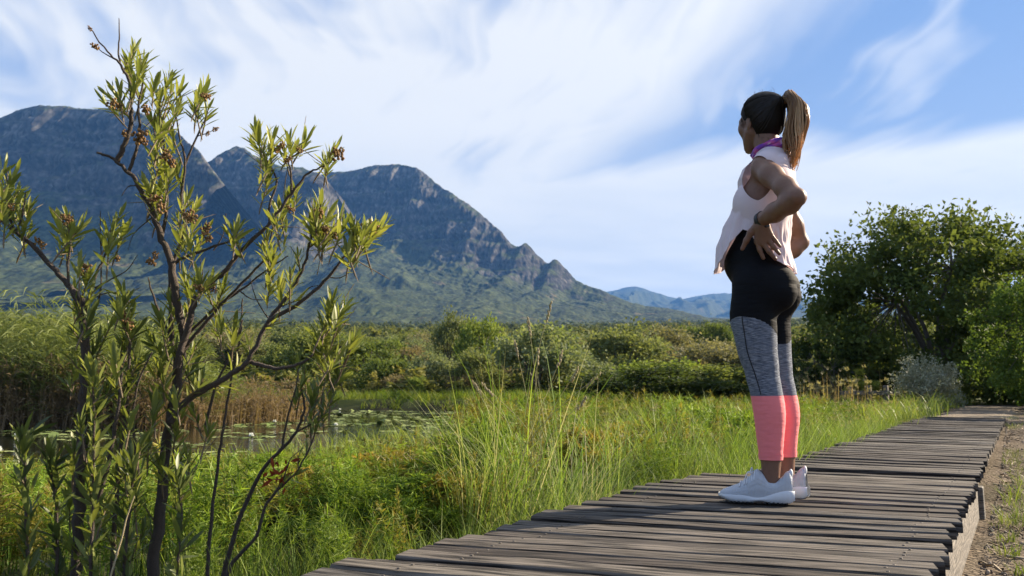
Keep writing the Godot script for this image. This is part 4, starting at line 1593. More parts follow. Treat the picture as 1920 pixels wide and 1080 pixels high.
func sprigs(t: Node3D, out: Array, spots: Array, depth: float, tone: float, jitter := 0.10) -> void:
	# [pixel x, pixel y, leaves, lean to the right]
	for q in spots:
		var p := at(q[0], q[1], depth + rf(-jitter, jitter))
		var lean: float = q[3] if q.size() > 3 else rf(-0.4, 0.4)
		var dir := Vector3(lean, 1.0, rf(-0.5, 0.5)).normalized()
		var n: int = q[2]
		sprig(out, p, dir, n + 4, rf(0.046, 0.062), tone, 1.0, rf(0.05, 0.095))
		# the twig that carries it
		stick(t, "twig", p - dir * 0.09 + unit() * 0.012, p, 1.0)
		if rng.randf() < 0.45:
			var a := p - dir * rf(0.03, 0.09)
			stick(t, "twig", a, a + (dir * 0.6 + unit()).normalized() * rf(0.05, 0.12), 0.55)


func shrubs() -> void:
	rng.seed = 520
	M.leaves = []
	for k in 5: M.leaves.append(leaf_mesh(530 + k))
	M.seed_mesh = seed_mesh()
	# -------- the main shrub
	var t := thing("shrub", "tall woody shrub with narrow yellow green leaves and spreading bare branches", "shrub")
	var lv := []
	var z := 2.2
	var trunk := branch(t, [[262, 1290], [276, 1150], [288, 1060], [300, 950], [316, 820], [333, 700], [345, 640]], z, 0.0175, 0.0125)
	var c := branch(t, [[345, 640], [330, 560], [322, 500], [303, 449], [289, 406], [260, 348], [241, 324], [219, 302], [181, 286]], z, 0.0125, 0.003, -0.08)
	c = branch(t, [[219, 302], [231, 276], [243, 242], [246, 199], [243, 156], [226, 122], [202, 98], [168, 52]], z - 0.06, 0.008, 0.0015, -0.04)
	branch(t, [[226, 122], [222, 95], [224, 60], [223, 34]], z - 0.08, 0.003, 0.001)
	branch(t, [[214, 110], [196, 100], [176, 86]], z - 0.09, 0.002, 0.001)
	branch(t, [[241, 324], [255, 281], [262, 242], [260, 199], [268, 156], [262, 110]], z - 0.02, 0.005, 0.002)
	branch(t, [[303, 449], [312, 390], [312, 320], [305, 250], [298, 190], [300, 160]], z + 0.03, 0.0055, 0.002)
	c = branch(t, [[322, 500], [347, 425], [340, 377], [347, 310], [337, 257], [328, 210]], z + 0.06, 0.006, 0.0018)
	branch(t, [[347, 310], [371, 252], [385, 223], [392, 195]], z + 0.07, 0.0035, 0.0012)
	branch(t, [[371, 255], [388, 250], [401, 243]], z + 0.07, 0.0018, 0.0008)
	c = branch(t, [[330, 690], [350, 620], [366, 562], [390, 535], [420, 510], [459, 464], [510, 413], [547, 362], [579, 325], [616, 309]], z - 0.05, 0.010, 0.002, -0.05)
	branch(t, [[505, 418], [505, 385], [519, 339], [500, 300], [490, 270]], z - 0.08, 0.004, 0.0016)
	branch(t, [[547, 362], [545, 320], [542, 300], [570, 282]], z - 0.09, 0.0035, 0.0014)
	branch(t, [[322, 640], [320, 560], [325, 497], [400, 462], [459, 445]], z + 0.02, 0.0075, 0.002)
	branch(t, [[340, 640], [410, 572], [450, 545], [505, 503], [540, 480]], z + 0.04, 0.005, 0.0016)
	branch(t, [[340, 660], [390, 600], [440, 545], [500, 480], [510, 430]], z - 0.02, 0.006, 0.002)
	c = branch(t, [[318, 790], [345, 757], [390, 727], [435, 700], [465, 675], [505, 600], [542, 552], [570, 496], [584, 440], [590, 415]], z - 0.08, 0.010, 0.0022, -0.06)
	branch(t, [[503, 602], [565, 566], [616, 520], [644, 482], [677, 450], [718, 420]], z - 0.12, 0.006, 0.0016)
	branch(t, [[465, 677], [500, 688], [530, 690], [565, 680], [590, 665], [625, 655], [660, 640]], z - 0.10, 0.006, 0.0018)
	branch(t, [[390, 1100], [390, 1040], [400, 940], [410, 860], [420, 790], [435, 705], [450, 630], [455, 560]], z + 0.1, 0.006, 0.002)
	branch(t, [[385, 800], [405, 720], [430, 670], [455, 600]], z + 0.08, 0.0045, 0.002)
	branch(t, [[330, 690], [322, 640], [300, 590], [282, 540], [278, 520]], z + 0.02, 0.0055, 0.0015)
	for q in [[[300, 420], [280, 400], [268, 372]], [[289, 406], [270, 420], [250, 440], [240, 470]], [[400, 470], [418, 440], [424, 400]], [[366, 562], [380, 520], [372, 470]], [[505, 600], [480, 560], [470, 520]], [[560, 565], [580, 540], [600, 535]], [[616, 520], [640, 520], [662, 505]], [[450, 545], [470, 560], [500, 562]], [[260, 348], [240, 350], [228, 368]]]:
		branch(t, q, z + rf(-0.1, 0.1), 0.0022, 0.0007)
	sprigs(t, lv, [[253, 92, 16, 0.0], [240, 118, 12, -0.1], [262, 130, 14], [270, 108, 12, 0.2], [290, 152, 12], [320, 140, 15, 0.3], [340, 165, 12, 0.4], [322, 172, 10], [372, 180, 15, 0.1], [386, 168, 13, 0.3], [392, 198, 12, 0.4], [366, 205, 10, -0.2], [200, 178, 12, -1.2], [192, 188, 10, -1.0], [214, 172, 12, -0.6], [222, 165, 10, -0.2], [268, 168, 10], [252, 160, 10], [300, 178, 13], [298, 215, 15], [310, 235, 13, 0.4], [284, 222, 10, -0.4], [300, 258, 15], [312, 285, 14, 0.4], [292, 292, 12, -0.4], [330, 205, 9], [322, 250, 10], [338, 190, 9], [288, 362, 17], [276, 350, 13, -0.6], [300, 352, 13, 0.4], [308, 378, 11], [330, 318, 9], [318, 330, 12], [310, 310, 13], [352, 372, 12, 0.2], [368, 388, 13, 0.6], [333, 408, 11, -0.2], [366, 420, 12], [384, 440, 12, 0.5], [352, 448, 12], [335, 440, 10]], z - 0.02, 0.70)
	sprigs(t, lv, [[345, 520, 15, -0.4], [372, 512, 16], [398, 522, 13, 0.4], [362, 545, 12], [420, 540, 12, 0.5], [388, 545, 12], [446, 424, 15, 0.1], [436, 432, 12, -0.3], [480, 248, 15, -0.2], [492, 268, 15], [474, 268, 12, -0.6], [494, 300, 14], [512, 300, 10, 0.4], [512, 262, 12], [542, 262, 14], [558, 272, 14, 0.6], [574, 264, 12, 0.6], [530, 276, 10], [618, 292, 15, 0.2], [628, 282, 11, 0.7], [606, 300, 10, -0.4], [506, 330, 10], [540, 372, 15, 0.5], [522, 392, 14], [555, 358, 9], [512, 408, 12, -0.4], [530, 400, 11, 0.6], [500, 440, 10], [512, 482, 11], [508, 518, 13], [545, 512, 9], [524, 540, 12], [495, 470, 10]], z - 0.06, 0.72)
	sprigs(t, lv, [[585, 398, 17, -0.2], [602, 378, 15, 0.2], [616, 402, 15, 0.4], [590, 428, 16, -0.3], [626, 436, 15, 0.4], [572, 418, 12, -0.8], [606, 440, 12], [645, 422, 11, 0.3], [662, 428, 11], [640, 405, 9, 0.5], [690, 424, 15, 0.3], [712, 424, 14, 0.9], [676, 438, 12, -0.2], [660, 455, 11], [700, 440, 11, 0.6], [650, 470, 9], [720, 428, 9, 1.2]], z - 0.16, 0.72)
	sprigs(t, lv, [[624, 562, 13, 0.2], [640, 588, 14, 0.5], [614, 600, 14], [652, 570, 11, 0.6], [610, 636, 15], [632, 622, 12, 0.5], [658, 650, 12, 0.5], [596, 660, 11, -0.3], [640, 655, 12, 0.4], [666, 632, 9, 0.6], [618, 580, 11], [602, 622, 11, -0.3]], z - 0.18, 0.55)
	sprigs(t, lv, [[330, 590, 13], [300, 598, 13, -0.3], [400, 606, 11], [372, 640, 12], [300, 690, 14], [330, 742, 12], [290, 760, 13], [372, 700, 9], [318, 560, 12], [350, 590, 12], [285, 640, 12, -0.5], [310, 655, 12], [345, 690, 12], [360, 760, 10], [330, 800, 12], [280, 820, 13], [300, 870, 13], [350, 850, 11], [392, 800, 10], [340, 900, 12], [412, 590, 10], [440, 610, 9]], z - 0.02, 0.55)  # low leaves get a darker tone, shade painted into their colour
	shoots(t, lv, trunk, 0.35, 0.98, 0.06, 0.052, 0.5, 7, 0.07)
	shoots(t, lv, c, 0.1, 0.9, 0.06, 0.05, 0.6, 7, 0.04)
	seeds(t, [[262, 256, 17], [268, 262, 13], [313, 292, 15], [320, 305, 13], [275, 205, 12], [290, 372, 13], [300, 388, 14], [352, 402, 13], [360, 410, 12], [388, 430, 13], [392, 445, 12], [386, 180, 11], [404, 243, 7], [389, 250, 6], [168, 54, 6], [178, 88, 9], [210, 194, 12], [222, 200, 10], [232, 250, 9], [518, 282, 12], [530, 272, 10], [632, 290, 15], [640, 284, 10], [600, 398, 14], [622, 437, 17], [612, 430, 12], [690, 420, 17], [700, 428, 13], [676, 444, 11], [545, 392, 9], [540, 300, 9], [560, 282, 8], [283, 490, 12], [290, 478, 9], [400, 540, 10], [372, 540, 10], [232, 592, 10]], z - 0.14)
	leaf_set(t, lv)
	# -------- the left shrub
	t = thing("shrub", "shrub at the left edge with one long branch slanting up out of the picture", "shrub")
	lv = []
	z = 2.05
	var lower := branch(t, [[120, 1290], [138, 1120], [146, 1000], [152, 880], [156, 760], [160, 680], [158, 600], [152, 560]], z, 0.0155, 0.0105)
	branch(t, [[152, 560], [140, 548], [115, 520], [87, 488], [55, 455], [29, 435], [8, 418], [-30, 395]], z, 0.0085, 0.004)
	branch(t, [[29, 435], [15, 400], [12, 360], [14, 320]], z - 0.02, 0.0035, 0.0014)
	branch(t, [[29, 437], [40, 410], [46, 380], [48, 360]], z - 0.02, 0.003, 0.0014)
	branch(t, [[158, 590], [128, 530], [132, 449], [128, 412]], z - 0.04, 0.0045, 0.0018)
	branch(t, [[156, 600], [178, 522], [193, 488], [212, 444]], z + 0.03, 0.005, 0.0018)
	branch(t, [[165, 600], [186, 560], [190, 500], [188, 430], [188, 395]], z + 0.05, 0.0028, 0.0009)
	branch(t, [[178, 540], [215, 520], [240, 505], [258, 478]], z + 0.02, 0.0022, 0.0008)
	branch(t, [[172, 560], [205, 548], [235, 550], [262, 540]], z + 0.02, 0.0022, 0.0008)
	var lower2 := branch(t, [[210, 1150], [214, 1000], [226, 860], [238, 740], [242, 640], [240, 560]], z + 0.03, 0.007, 0.0025)
	branch(t, [[180, 960], [205, 860], [222, 760], [228, 690]], z - 0.02, 0.006, 0.003)
	branch(t, [[262, 900], [250, 800], [258, 720], [285, 660]], z + 0.02, 0.004, 0.002)
	sprigs(t, lv, [[10, 315, 12], [22, 342, 13, 0.3], [4, 368, 12], [35, 358, 13, 0.4], [56, 388, 13, 0.4], [40, 408, 12], [60, 425, 10, 0.5], [10, 400, 12, -0.3], [18, 378, 12], [48, 372, 12, 0.3], [28, 330, 10, 0.4], [125, 402, 13], [138, 428, 12, 0.3], [112, 415, 12, -0.4], [152, 424, 12, 0.5], [126, 440, 10], [214, 426, 15, 0.1], [226, 402, 12, 0.3], [205, 448, 11, -0.1], [234, 432, 10, 0.5], [150, 494, 11], [166, 520, 11], [140, 540, 9], [176, 545, 8, 0.5]], z - 0.02, 0.66)
	sprigs(t, lv, [[170, 590, 13], [150, 622, 13, -0.3], [185, 640, 13, 0.3], [212, 600, 12], [235, 560, 14], [246, 590, 14, 0.3], [230, 628, 15], [214, 668, 13, -0.2], [250, 652, 13], [150, 680, 12], [170, 706, 12], [255, 620, 12, 0.3], [222, 585, 12, -0.3], [240, 690, 13], [200, 720, 12], [262, 676, 11, 0.4], [225, 740, 12], [180, 770, 12], [150, 790, 12], [212, 810, 12], [248, 780, 12], [140, 840, 12], [190, 860, 12], [232, 860, 12], [265, 830, 11], [160, 920, 12], [205, 930, 12], [250, 930, 12], [130, 940, 12], [180, 990, 12], [230, 1000, 12], [270, 990, 12]], z, 0.50)  # painted shade again: darker tone for the lower leaves
	shoots(t, lv, lower, 0.25, 0.95, 0.06, 0.052, 0.5, 7, 0.06)
	shoots(t, lv, lower2, 0.2, 0.98, 0.05, 0.052, 0.5, 7, 0.05)
	seeds(t, [[72, 452, 10], [78, 460, 9], [128, 412, 13], [122, 405, 10], [160, 500, 11], [152, 512, 10], [222, 484, 8], [240, 608, 13], [20, 388, 9]], z - 0.04)
	leaf_set(t, lv)
	# -------- young leafy stems along the bottom
	var young := [
		[[[52, 1150], [50, 1000], [47, 890], [42, 815]], 1.85, "young leafy shoot at the bottom left corner", 0.42, 0.4],
		[[[168, 1150], [172, 1020], [175, 900], [176, 780], [173, 690]], 1.9, "upright leafy shoot with orange stem in front of the left shrub", 0.45, 0.55],
		[[[105, 1150], [108, 1000], [100, 900], [94, 850]], 1.95, "grey green leafy shoot between the corner and the left shrub", 0.35, 0.25],
		[[[228, 1150], [236, 1020], [248, 930], [246, 860]], 1.95, "leafy shoot between the left and the main shrub", 0.35, 0.3],
		[[[330, 1150], [334, 1040], [340, 960], [330, 890]], 2.0, "leafy shoot at the foot of the main shrub", 0.35, 0.45],
	]
	for e in young:
		t = thing("leafy_shoot", e[2], "shrub", Vector3.ZERO, 0.0, "young shoots below the shrubs")
		lv = []
		var cc := branch(t, e[0], e[1], 0.0045, 0.0018)
		shoots(t, lv, cc, 0.1, 0.97, 0.030, 0.062, e[4], 6, 0.02)
		sprig(lv, cc[cc.size() - 1], cc[cc.size() - 1] - cc[cc.size() - 3], 12, 0.06, e[4], 0.7, 0.05)
		leaf_set(t, lv)
	# -------- the thin leaning shrub on the right of the group
	t = thing("shrub", "thin leaning shrub beside the pond with some red leaves low down", "shrub")
	lv = []
	z = 2.45
	c = branch(t, [[405, 1150], [418, 1080], [440, 1000], [480, 900], [520, 850], [555, 810], [570, 765], [566, 730]], z, 0.0085, 0.003)
	branch(t, [[552, 812], [590, 790], [620, 760], [628, 700], [640, 660]], z, 0.003, 0.0012)
	branch(t, [[528, 842], [540, 780], [556, 720], [560, 690]], z - 0.03, 0.004, 0.0012)
	c = branch(t, [[425, 1080], [440, 1050], [480, 1005], [500, 945], [530, 910], [555, 885], [585, 830], [600, 770]], z - 0.05, 0.0065, 0.0015)
	branch(t, [[500, 945], [530, 900], [545, 860], [570, 840]], z - 0.05, 0.0025, 0.001)
	sprigs(t, lv, [[566, 722, 11], [590, 740, 11], [612, 700, 12], [630, 690, 12], [600, 720, 10], [640, 660, 10], [585, 770, 9], [604, 762, 9], [622, 730, 11], [570, 690, 9], [556, 672, 9], [650, 690, 9, 0.5]], z - 0.03, 0.42)
	shoots(t, lv, c, 0.55, 0.98, 0.035, 0.045, 0.5, 5, 0.035)
	leaf_set(t, lv)
	var red := MB.new()
	for k in 30:
		var p := at(525 + gauss() * 22.0, 888 + gauss() * 14.0, z - 0.05 + gauss() * 0.04)
		var d := (unit() + Vector3(0, -0.2, 0)).normalized()
		var sdv := d.cross(unit()).normalized() * 0.006
		var L := rf(0.025, 0.045)
		var col := mix(Color(0.16, 0.025, 0.015), Color(0.30, 0.07, 0.03), rng.randf())
		var id := red.flat(p, col)
		red.flat(p + d * L * 0.5 + sdv, col)
		red.flat(p + d * L, col)
		red.flat(p + d * L * 0.5 - sdv, col)
		red.quad(id, id + 1, id + 2, id + 3)
	stuff(put("red_leaves", red.mesh(), M.leaf, t))
	# a few turned leaves on the main shrub and a green cane beside it
	t = thing("green_cane", "smooth yellow green cane leaning between the shrubs", "plant")
	branch(t, [[235, 1180], [248, 1020], [258, 930], [275, 840], [293, 775], [302, 720]], 2.3, 0.005, 0.003)
	for o in t.get_children():
		o.material_override = M.cane
	t = thing("dry_stalk", "pale dry grass stalk leaning in front of the left shrub", "plant")
	branch(t, [[205, 1090], [225, 1020], [238, 970], [252, 930]], 1.9, 0.0022, 0.0012)
	for o in t.get_children():
		o.material_override = M.straw


# ---------------------------------------------------------------- the woman
# Her own axes: f forward, l to her left, h up, in metres from the point between her feet.
func V(f: float, l: float, h: float) -> Vector3:
	return Vector3(-l, h, -f)


class Field:
	var a := PackedVector3Array()
	var b := PackedVector3Array()
	var ra := PackedFloat32Array()
	var rb := PackedFloat32Array()
	var k := PackedFloat32Array()
	var g := PackedInt32Array()
	var el := PackedInt32Array()
	var join := PackedFloat32Array()         # how softly each group meets those before it

	func cap(grp: int, p: Vector3, q: Vector3, r0: float, r1: float, soft: float) -> void:
		a.append(p); b.append(q); ra.append(r0); rb.append(r1); k.append(soft); g.append(grp); el.append(0)

	func egg(grp: int, p: Vector3, r: Vector3, soft: float) -> void:
		a.append(p); b.append(r); ra.append(maxf(r.x, maxf(r.y, r.z))); rb.append(0.0); k.append(soft); g.append(grp); el.append(1)

	func chain(grp: int, pts: Array, soft: float) -> void:     # [point, radius] ...
		var n := pts.size()
		var last: Vector3 = pts[0][0]
		var lr: float = pts[0][1]
		var fine := 3 if n > 5 else 1
		for q in n - 1:
			for j in range(1, fine + 1):
				var t := float(j) / fine
				var w: Vector3 = pts[q][0].cubic_interpolate(pts[q + 1][0], pts[maxi(q - 1, 0)][0], pts[mini(q + 2, n - 1)][0], t)
				var r: float = cubic_interpolate(pts[q][1], pts[q + 1][1], pts[maxi(q - 1, 0)][1], pts[mini(q + 2, n - 1)][1], t)
				cap(grp, last, w, lr, r, 0.002 if fine > 1 else soft)
				last = w
				lr = r

	func one(q: int, p: Vector3) -> float:
		if el[q]:
			var r := b[q]
			var v := p - a[q]
			var k0 := (v / r).length()
			var k1 := (v / (r * r)).length()
			return k0 * (k0 - 1.0) / maxf(k1, 1e-6)
		var ba := b[q] - a[q]
		var pa := p - a[q]
		var t := clampf(pa.dot(ba) / maxf(ba.dot(ba), 1e-9), 0.0, 1.0)
		return (pa - ba * t).length() - (ra[q] + (rb[q] - ra[q]) * t)

	func at(p: Vector3, list: PackedInt32Array) -> float:
		var total := 9.0
		var dg := 9.0
		var cur := -1
		for q in list:
			if g[q] != cur:
				if cur >= 0:
					total = soft_min(total, dg, join[cur])
				cur = g[q]
				dg = 9.0
			dg = soft_min(dg, one(q, p), k[q])
		return soft_min(total, dg, join[cur]) if cur >= 0 else total

	func soft_min(x: float, y: float, s: float) -> float:
		var h := s - absf(x - y)
		if h <= 0.0:
			return minf(x, y)
		return minf(x, y) - h * h / (4.0 * s)

	func all() -> PackedInt32Array:
		return PackedInt32Array(range(a.size()))

	# surface nets: one point in each cell the surface crosses, one face round each crossed edge
	func net(lo: Vector3, hi: Vector3, cell: float) -> MB:
		var out := MB.new()
		var B := 6
		var nx := int((hi.x - lo.x) / cell / B + 1) * B
		var ny := int((hi.y - lo.y) / cell / B + 1) * B
		var nz := int((hi.z - lo.z) / cell / B + 1) * B
		var sx := nx + 1
		var sxy := sx * (ny + 1)
		var val := PackedFloat32Array()
		val.resize(sxy * (nz + 1))
		val.fill(1.0)
		var cells := PackedInt32Array()
		var reach := cell * B * 0.5 * 1.7321 + cell
		for bz in nz / B:
			for by in ny / B:
				for bx in nx / B:
					var c := lo + Vector3(bx * B + B * 0.5, by * B + B * 0.5, bz * B + B * 0.5) * cell
					var near := PackedInt32Array()
					var best := 9.0
					for q in a.size():
						var d := one(q, c)
						if el[q] and d > 0.0:
							d *= 0.8
						best = minf(best, d)
						if d < reach + 0.05:
							near.append(q)
					if best > reach + 0.012:
						continue
					if best < -reach - 0.03:
						for z in B + 1:
							for y in B + 1:
								var o := (bz * B + z) * sxy + (by * B + y) * sx + bx * B
								for x in B + 1:
									val[o + x] = -1.0
						continue
					for z in B + 1:
						for y in B + 1:
							var o := (bz * B + z) * sxy + (by * B + y) * sx + bx * B
							for x in B + 1:
								if val[o + x] == 1.0:
									val[o + x] = at(lo + Vector3(bx * B + x, by * B + y, bz * B + z) * cell, near)
					cells.append(bx); cells.append(by); cells.append(bz)
		var id := {}
		var k := 0
		var off := [0, 1, sx, sx + 1, sxy, sxy + 1, sxy + sx, sxy + sx + 1]
		var ed := [[0, 1], [2, 3], [4, 5], [6, 7], [0, 2], [1, 3], [4, 6], [5, 7], [0, 4], [1, 5], [2, 6], [3, 7]]
		while k < cells.size():
			for z in range(cells[k + 2] * B, cells[k + 2] * B + B):
				for y in range(cells[k + 1] * B, cells[k + 1] * B + B):
					for x in range(cells[k] * B, cells[k] * B + B):
						var o := z * sxy + y * sx + x
						var neg := 0
						for j in 8:
							if val[o + off[j]] < 0.0: neg += 1
						if neg == 0 or neg == 8:
							continue
						var s := Vector3.ZERO
						var n := 0
						for e in ed:
							var v0 := val[o + off[e[0]]]
							var v1 := val[o + off[e[1]]]
							if (v0 < 0.0) != (v1 < 0.0):
								var t := v0 / (v0 - v1)
								var p0 := Vector3(e[0] & 1, (e[0] >> 1) & 1, e[0] >> 2)
								var p1 := Vector3(e[1] & 1, (e[1] >> 1) & 1, e[1] >> 2)
								s += p0.lerp(p1, t)
								n += 1
						id[o] = out.v.size()
						out.v.append(lo + (Vector3(x, y, z) + s / n) * cell)
			k += 3
		var step := [1, sx, sxy]
		for o in id:
			for ax in 3:
				var v0 := val[o]
				var v1 := val[o + step[ax]]
				if (v0 < 0.0) == (v1 < 0.0):
					continue
				var u: int = step[(ax + 1) % 3]
				var w: int = step[(ax + 2) % 3]
				var q0 = id.get(o - u - w, -1)
				var q1 = id.get(o - w, -1)
				var q2 = id.get(o - u, -1)
				if q0 < 0 or q1 < 0 or q2 < 0:
					continue
				if v0 < 0.0:
					out.quad(q0, q2, id[o], q1)
				else:
					out.quad(q0, q1, id[o], q2)
		out.smooth()
		return out


func join_to(b: MB, o: MB, x := Transform3D.IDENTITY) -> void:
	var first := b.v.size()
	for k in o.v.size():
		b.v.append(x * o.v[k])
		b.n.append(x.basis * o.n[k])
	for k in o.i:
		b.i.append(k + first)


# the part of a surface where keep() is positive, pushed out along its normals; edges are cut clean
func cloth(src: MB, out_by: float, keep: Callable) -> MB:
	var b := MB.new()
	var val := PackedFloat32Array()
	val.resize(src.v.size())
	var map := PackedInt32Array()
	map.resize(src.v.size())
	map.fill(-1)
	for k in src.v.size():
		val[k] = keep.call(src.v[k])
	var cut := {}
	var uv := src.t.size() == src.v.size()
	var k := 0
	while k < src.i.size():
		var poly := []
		for e in 3:
			var p := src.i[k + e]
			var q := src.i[k + (e + 1) % 3]
			if val[p] >= 0.0:
				if map[p] < 0:
					map[p] = b.v.size()
					b.v.append(src.v[p] + src.n[p] * out_by)
					b.n.append(src.n[p])
					if uv: b.t.append(src.t[p])
				poly.append(map[p])
			if (val[p] >= 0.0) != (val[q] >= 0.0):
				var key := Vector2i(mini(p, q), maxi(p, q))
				if not cut.has(key):
					var t := val[p] / (val[p] - val[q])
					var nn := src.n[p].lerp(src.n[q], t).normalized()
					cut[key] = b.v.size()
					b.v.append(src.v[p].lerp(src.v[q], t) + nn * out_by)
					b.n.append(nn)
					if uv: b.t.append(src.t[p].lerp(src.t[q], t))
				poly.append(cut[key])
		for e in range(1, poly.size() - 1):
			b.tri(poly[0], poly[e], poly[e + 1])
		k += 3
	return b


func table(rows: Array, x: float, col: int) -> float:      # rows sorted by falling first value
	for k in rows.size() - 1:
		if x >= rows[k + 1][0]:
			var t := clampf((x - rows[k][0]) / (rows[k + 1][0] - rows[k][0]), 0.0, 1.0)
			t = t * t * (3.0 - 2.0 * t) * 0.4 + t * 0.6
			return lerpf(rows[k][col], rows[k + 1][col], t)
	return rows[rows.size() - 1][col]


func woman() -> void:
	var t := thing("person", "woman in pale pink top and black, grey and coral leggings, hands on hips", "person", Vector3(1.06, 0.006, -3.27), deg_to_rad(67.0))
	var S := Field.new()
	S.join = PackedFloat32Array([0.02, 0.035, 0.035, 0.02, 0.02, 0.012, 0.012])
	# torso
	S.cap(0, V(0.018, 0.068, 0.86), V(0.018, -0.068, 0.86), 0.098, 0.098, 0.05)
	S.egg(0, V(0.070, 0, 0.955), Vector3(0.110, 0.090, 0.100), 0.06)
	S.cap(0, V(-0.030, 0.076, 0.832), V(-0.034, 0.072, 0.86), 0.086, 0.080, 0.03)
	S.cap(0, V(-0.036, -0.076, 0.832), V(-0.038, -0.072, 0.86), 0.086, 0.080, 0.03)
	S.cap(0, V(0.02, 0.05, 1.05), V(0.02, -0.05, 1.05), 0.080, 0.080, 0.09)
	S.cap(0, V(-0.005, 0.066, 1.19), V(-0.005, -0.066, 1.19), 0.092, 0.092, 0.09)
	S.cap(0, V(-0.030, 0.085, 1.29), V(-0.035, -0.085, 1.295), 0.074, 0.074, 0.06)
	S.cap(0, V(0.050, 0.07, 1.20), V(0.050, 0.068, 1.205), 0.052, 0.052, 0.06)
	S.cap(0, V(0.050, -0.07, 1.20), V(0.050, -0.068, 1.205), 0.052, 0.052, 0.06)
	S.cap(0, V(-0.042, 0.02, 1.385), V(-0.020, 0.155, 1.335), 0.044, 0.040, 0.05)
	S.cap(0, V(-0.042, -0.02, 1.385), V(-0.038, -0.155, 1.340), 0.044, 0.040, 0.05)
	S.cap(0, V(-0.045, 0, 1.36), V(-0.018, 0.004, 1.49), 0.055, 0.050, 0.05)
	# left leg, right leg
	S.chain(1, [[V(0.035, 0.085, 0.85), 0.0893], [V(0.055, 0.087, 0.735), 0.0874], [V(0.050, 0.087, 0.678), 0.0823], [V(0.043, 0.086, 0.592), 0.0735], [V(0.031, 0.085, 0.528), 0.0646], [V(0.027, 0.085, 0.490), 0.0609], [V(0.016, 0.085, 0.43), 0.0581], [V(0.006, 0.086, 0.345), 0.0572], [V(0.007, 0.086, 0.256), 0.0488], [V(0.008, 0.086, 0.163), 0.0395], [V(0.010, 0.086, 0.112), 0.0349], [V(0.014, 0.086, 0.05), 0.0326]], 0.02)
	S.chain(2, [[V(0.005, -0.085, 0.85), 0.0893], [V(0.014, -0.087, 0.735), 0.0874], [V(0.008, -0.087, 0.66), 0.0809], [V(0.002, -0.086, 0.595), 0.0735], [V(-0.008, -0.085, 0.525), 0.0646], [V(-0.012, -0.085, 0.490), 0.0609], [V(-0.026, -0.085, 0.42), 0.0581], [V(-0.036, -0.086, 0.335), 0.0572], [V(-0.034, -0.086, 0.256), 0.0488], [V(-0.033, -0.086, 0.175), 0.0405], [V(-0.033, -0.086, 0.117), 0.0349], [V(-0.030, -0.086, 0.05), 0.0326]], 0.02)
	# arms: hands on hips, elbows back and out
	var le := V(-0.147, 0.372, 1.140)
	S.chain(3, [[V(-0.012, 0.160, 1.320), 0.047], [V(-0.050, 0.225, 1.268), 0.0415], [V(-0.105, 0.310, 1.195), 0.0365], [le, 0.033]], 0.03)
	S.chain(5, [[le, 0.033], [V(-0.118, 0.336, 1.128), 0.0385], [V(-0.060, 0.268, 1.112), 0.036], [V(-0.004, 0.206, 1.100), 0.0255], [V(0.0, 0.200, 1.08), 0.024]], 0.02)
	var re := V(-0.120, -0.285, 1.085)
	S.chain(4, [[V(-0.040, -0.160, 1.325), 0.047], [V(-0.060, -0.20, 1.26), 0.0425], [V(-0.095, -0.25, 1.16), 0.038], [re, 0.0355]], 0.03)
	S.chain(6, [[re, 0.0355], [V(-0.085, -0.265, 1.055), 0.040], [V(-0.04, -0.23, 1.02), 0.034], [V(0.005, -0.198, 0.99), 0.026]], 0.02)
	var body := S.net(Vector3(-0.44, 0.02, -0.26), Vector3(0.36, 1.48, 0.22), 0.0085)
	var torso := PackedInt32Array()
	for q in S.a.size():
		if S.g[q] < 3: torso.append(q)
	# hands
	var lh := Field.new()
	lh.join = PackedFloat32Array([0.006, 0.004, 0.004, 0.004, 0.004, 0.006])
	lh.cap(0, V(0.0, 0.203, 1.100), V(-0.001, 0.200, 1.078), 0.0245, 0.021, 0.02)
	lh.chain(0, [[V(0.002, 0.200, 1.078), 0.018], [V(0.018, 0.187, 1.02), 0.0125]], 0.02)
	lh.chain(0, [[V(-0.002, 0.200, 1.075), 0.018], [V(-0.003, 0.189, 1.012), 0.0125]], 0.02)
	lh.chain(0, [[V(-0.006, 0.200, 1.078), 0.018], [V(-0.020, 0.187, 1.026), 0.0120]], 0.02)
	lh.chain(0, [[V(-0.010, 0.199, 1.082), 0.017], [V(-0.032, 0.184, 1.046), 0.0110]], 0.02)
	lh.chain(1, [[V(0.018, 0.187, 1.02), 0.0105], [V(0.010, 0.183, 0.985), 0.0092], [V(-0.002, 0.175, 0.952), 0.0074]], 0.006)
	lh.chain(2, [[V(-0.003, 0.189, 1.012), 0.0105], [V(-0.025, 0.183, 0.976), 0.0094], [V(-0.047, 0.172, 0.947), 0.0076]], 0.006)
	lh.chain(3, [[V(-0.020, 0.187, 1.026), 0.0102], [V(-0.042, 0.181, 0.993), 0.0090], [V(-0.062, 0.169, 0.967), 0.0072]], 0.006)
	lh.chain(4, [[V(-0.032, 0.184, 1.046), 0.0092], [V(-0.050, 0.178, 1.018), 0.0080], [V(-0.066, 0.168, 0.996), 0.0066]], 0.006)
	lh.chain(5, [[V(0.010, 0.199, 1.085), 0.016], [V(0.040, 0.194, 1.055), 0.0135], [V(0.058, 0.189, 1.026), 0.0108], [V(0.076, 0.182, 0.994), 0.0082]], 0.008)
	join_to(body, lh.net(Vector3(-0.24, 0.93, -0.10), Vector3(-0.14, 1.13, 0.09), 0.0034))
	var rh := Field.new()
	rh.join = lh.join
	rh.cap(0, V(0.0, -0.20, 0.995), V(0.012, -0.197, 0.975), 0.0245, 0.021, 0.02)
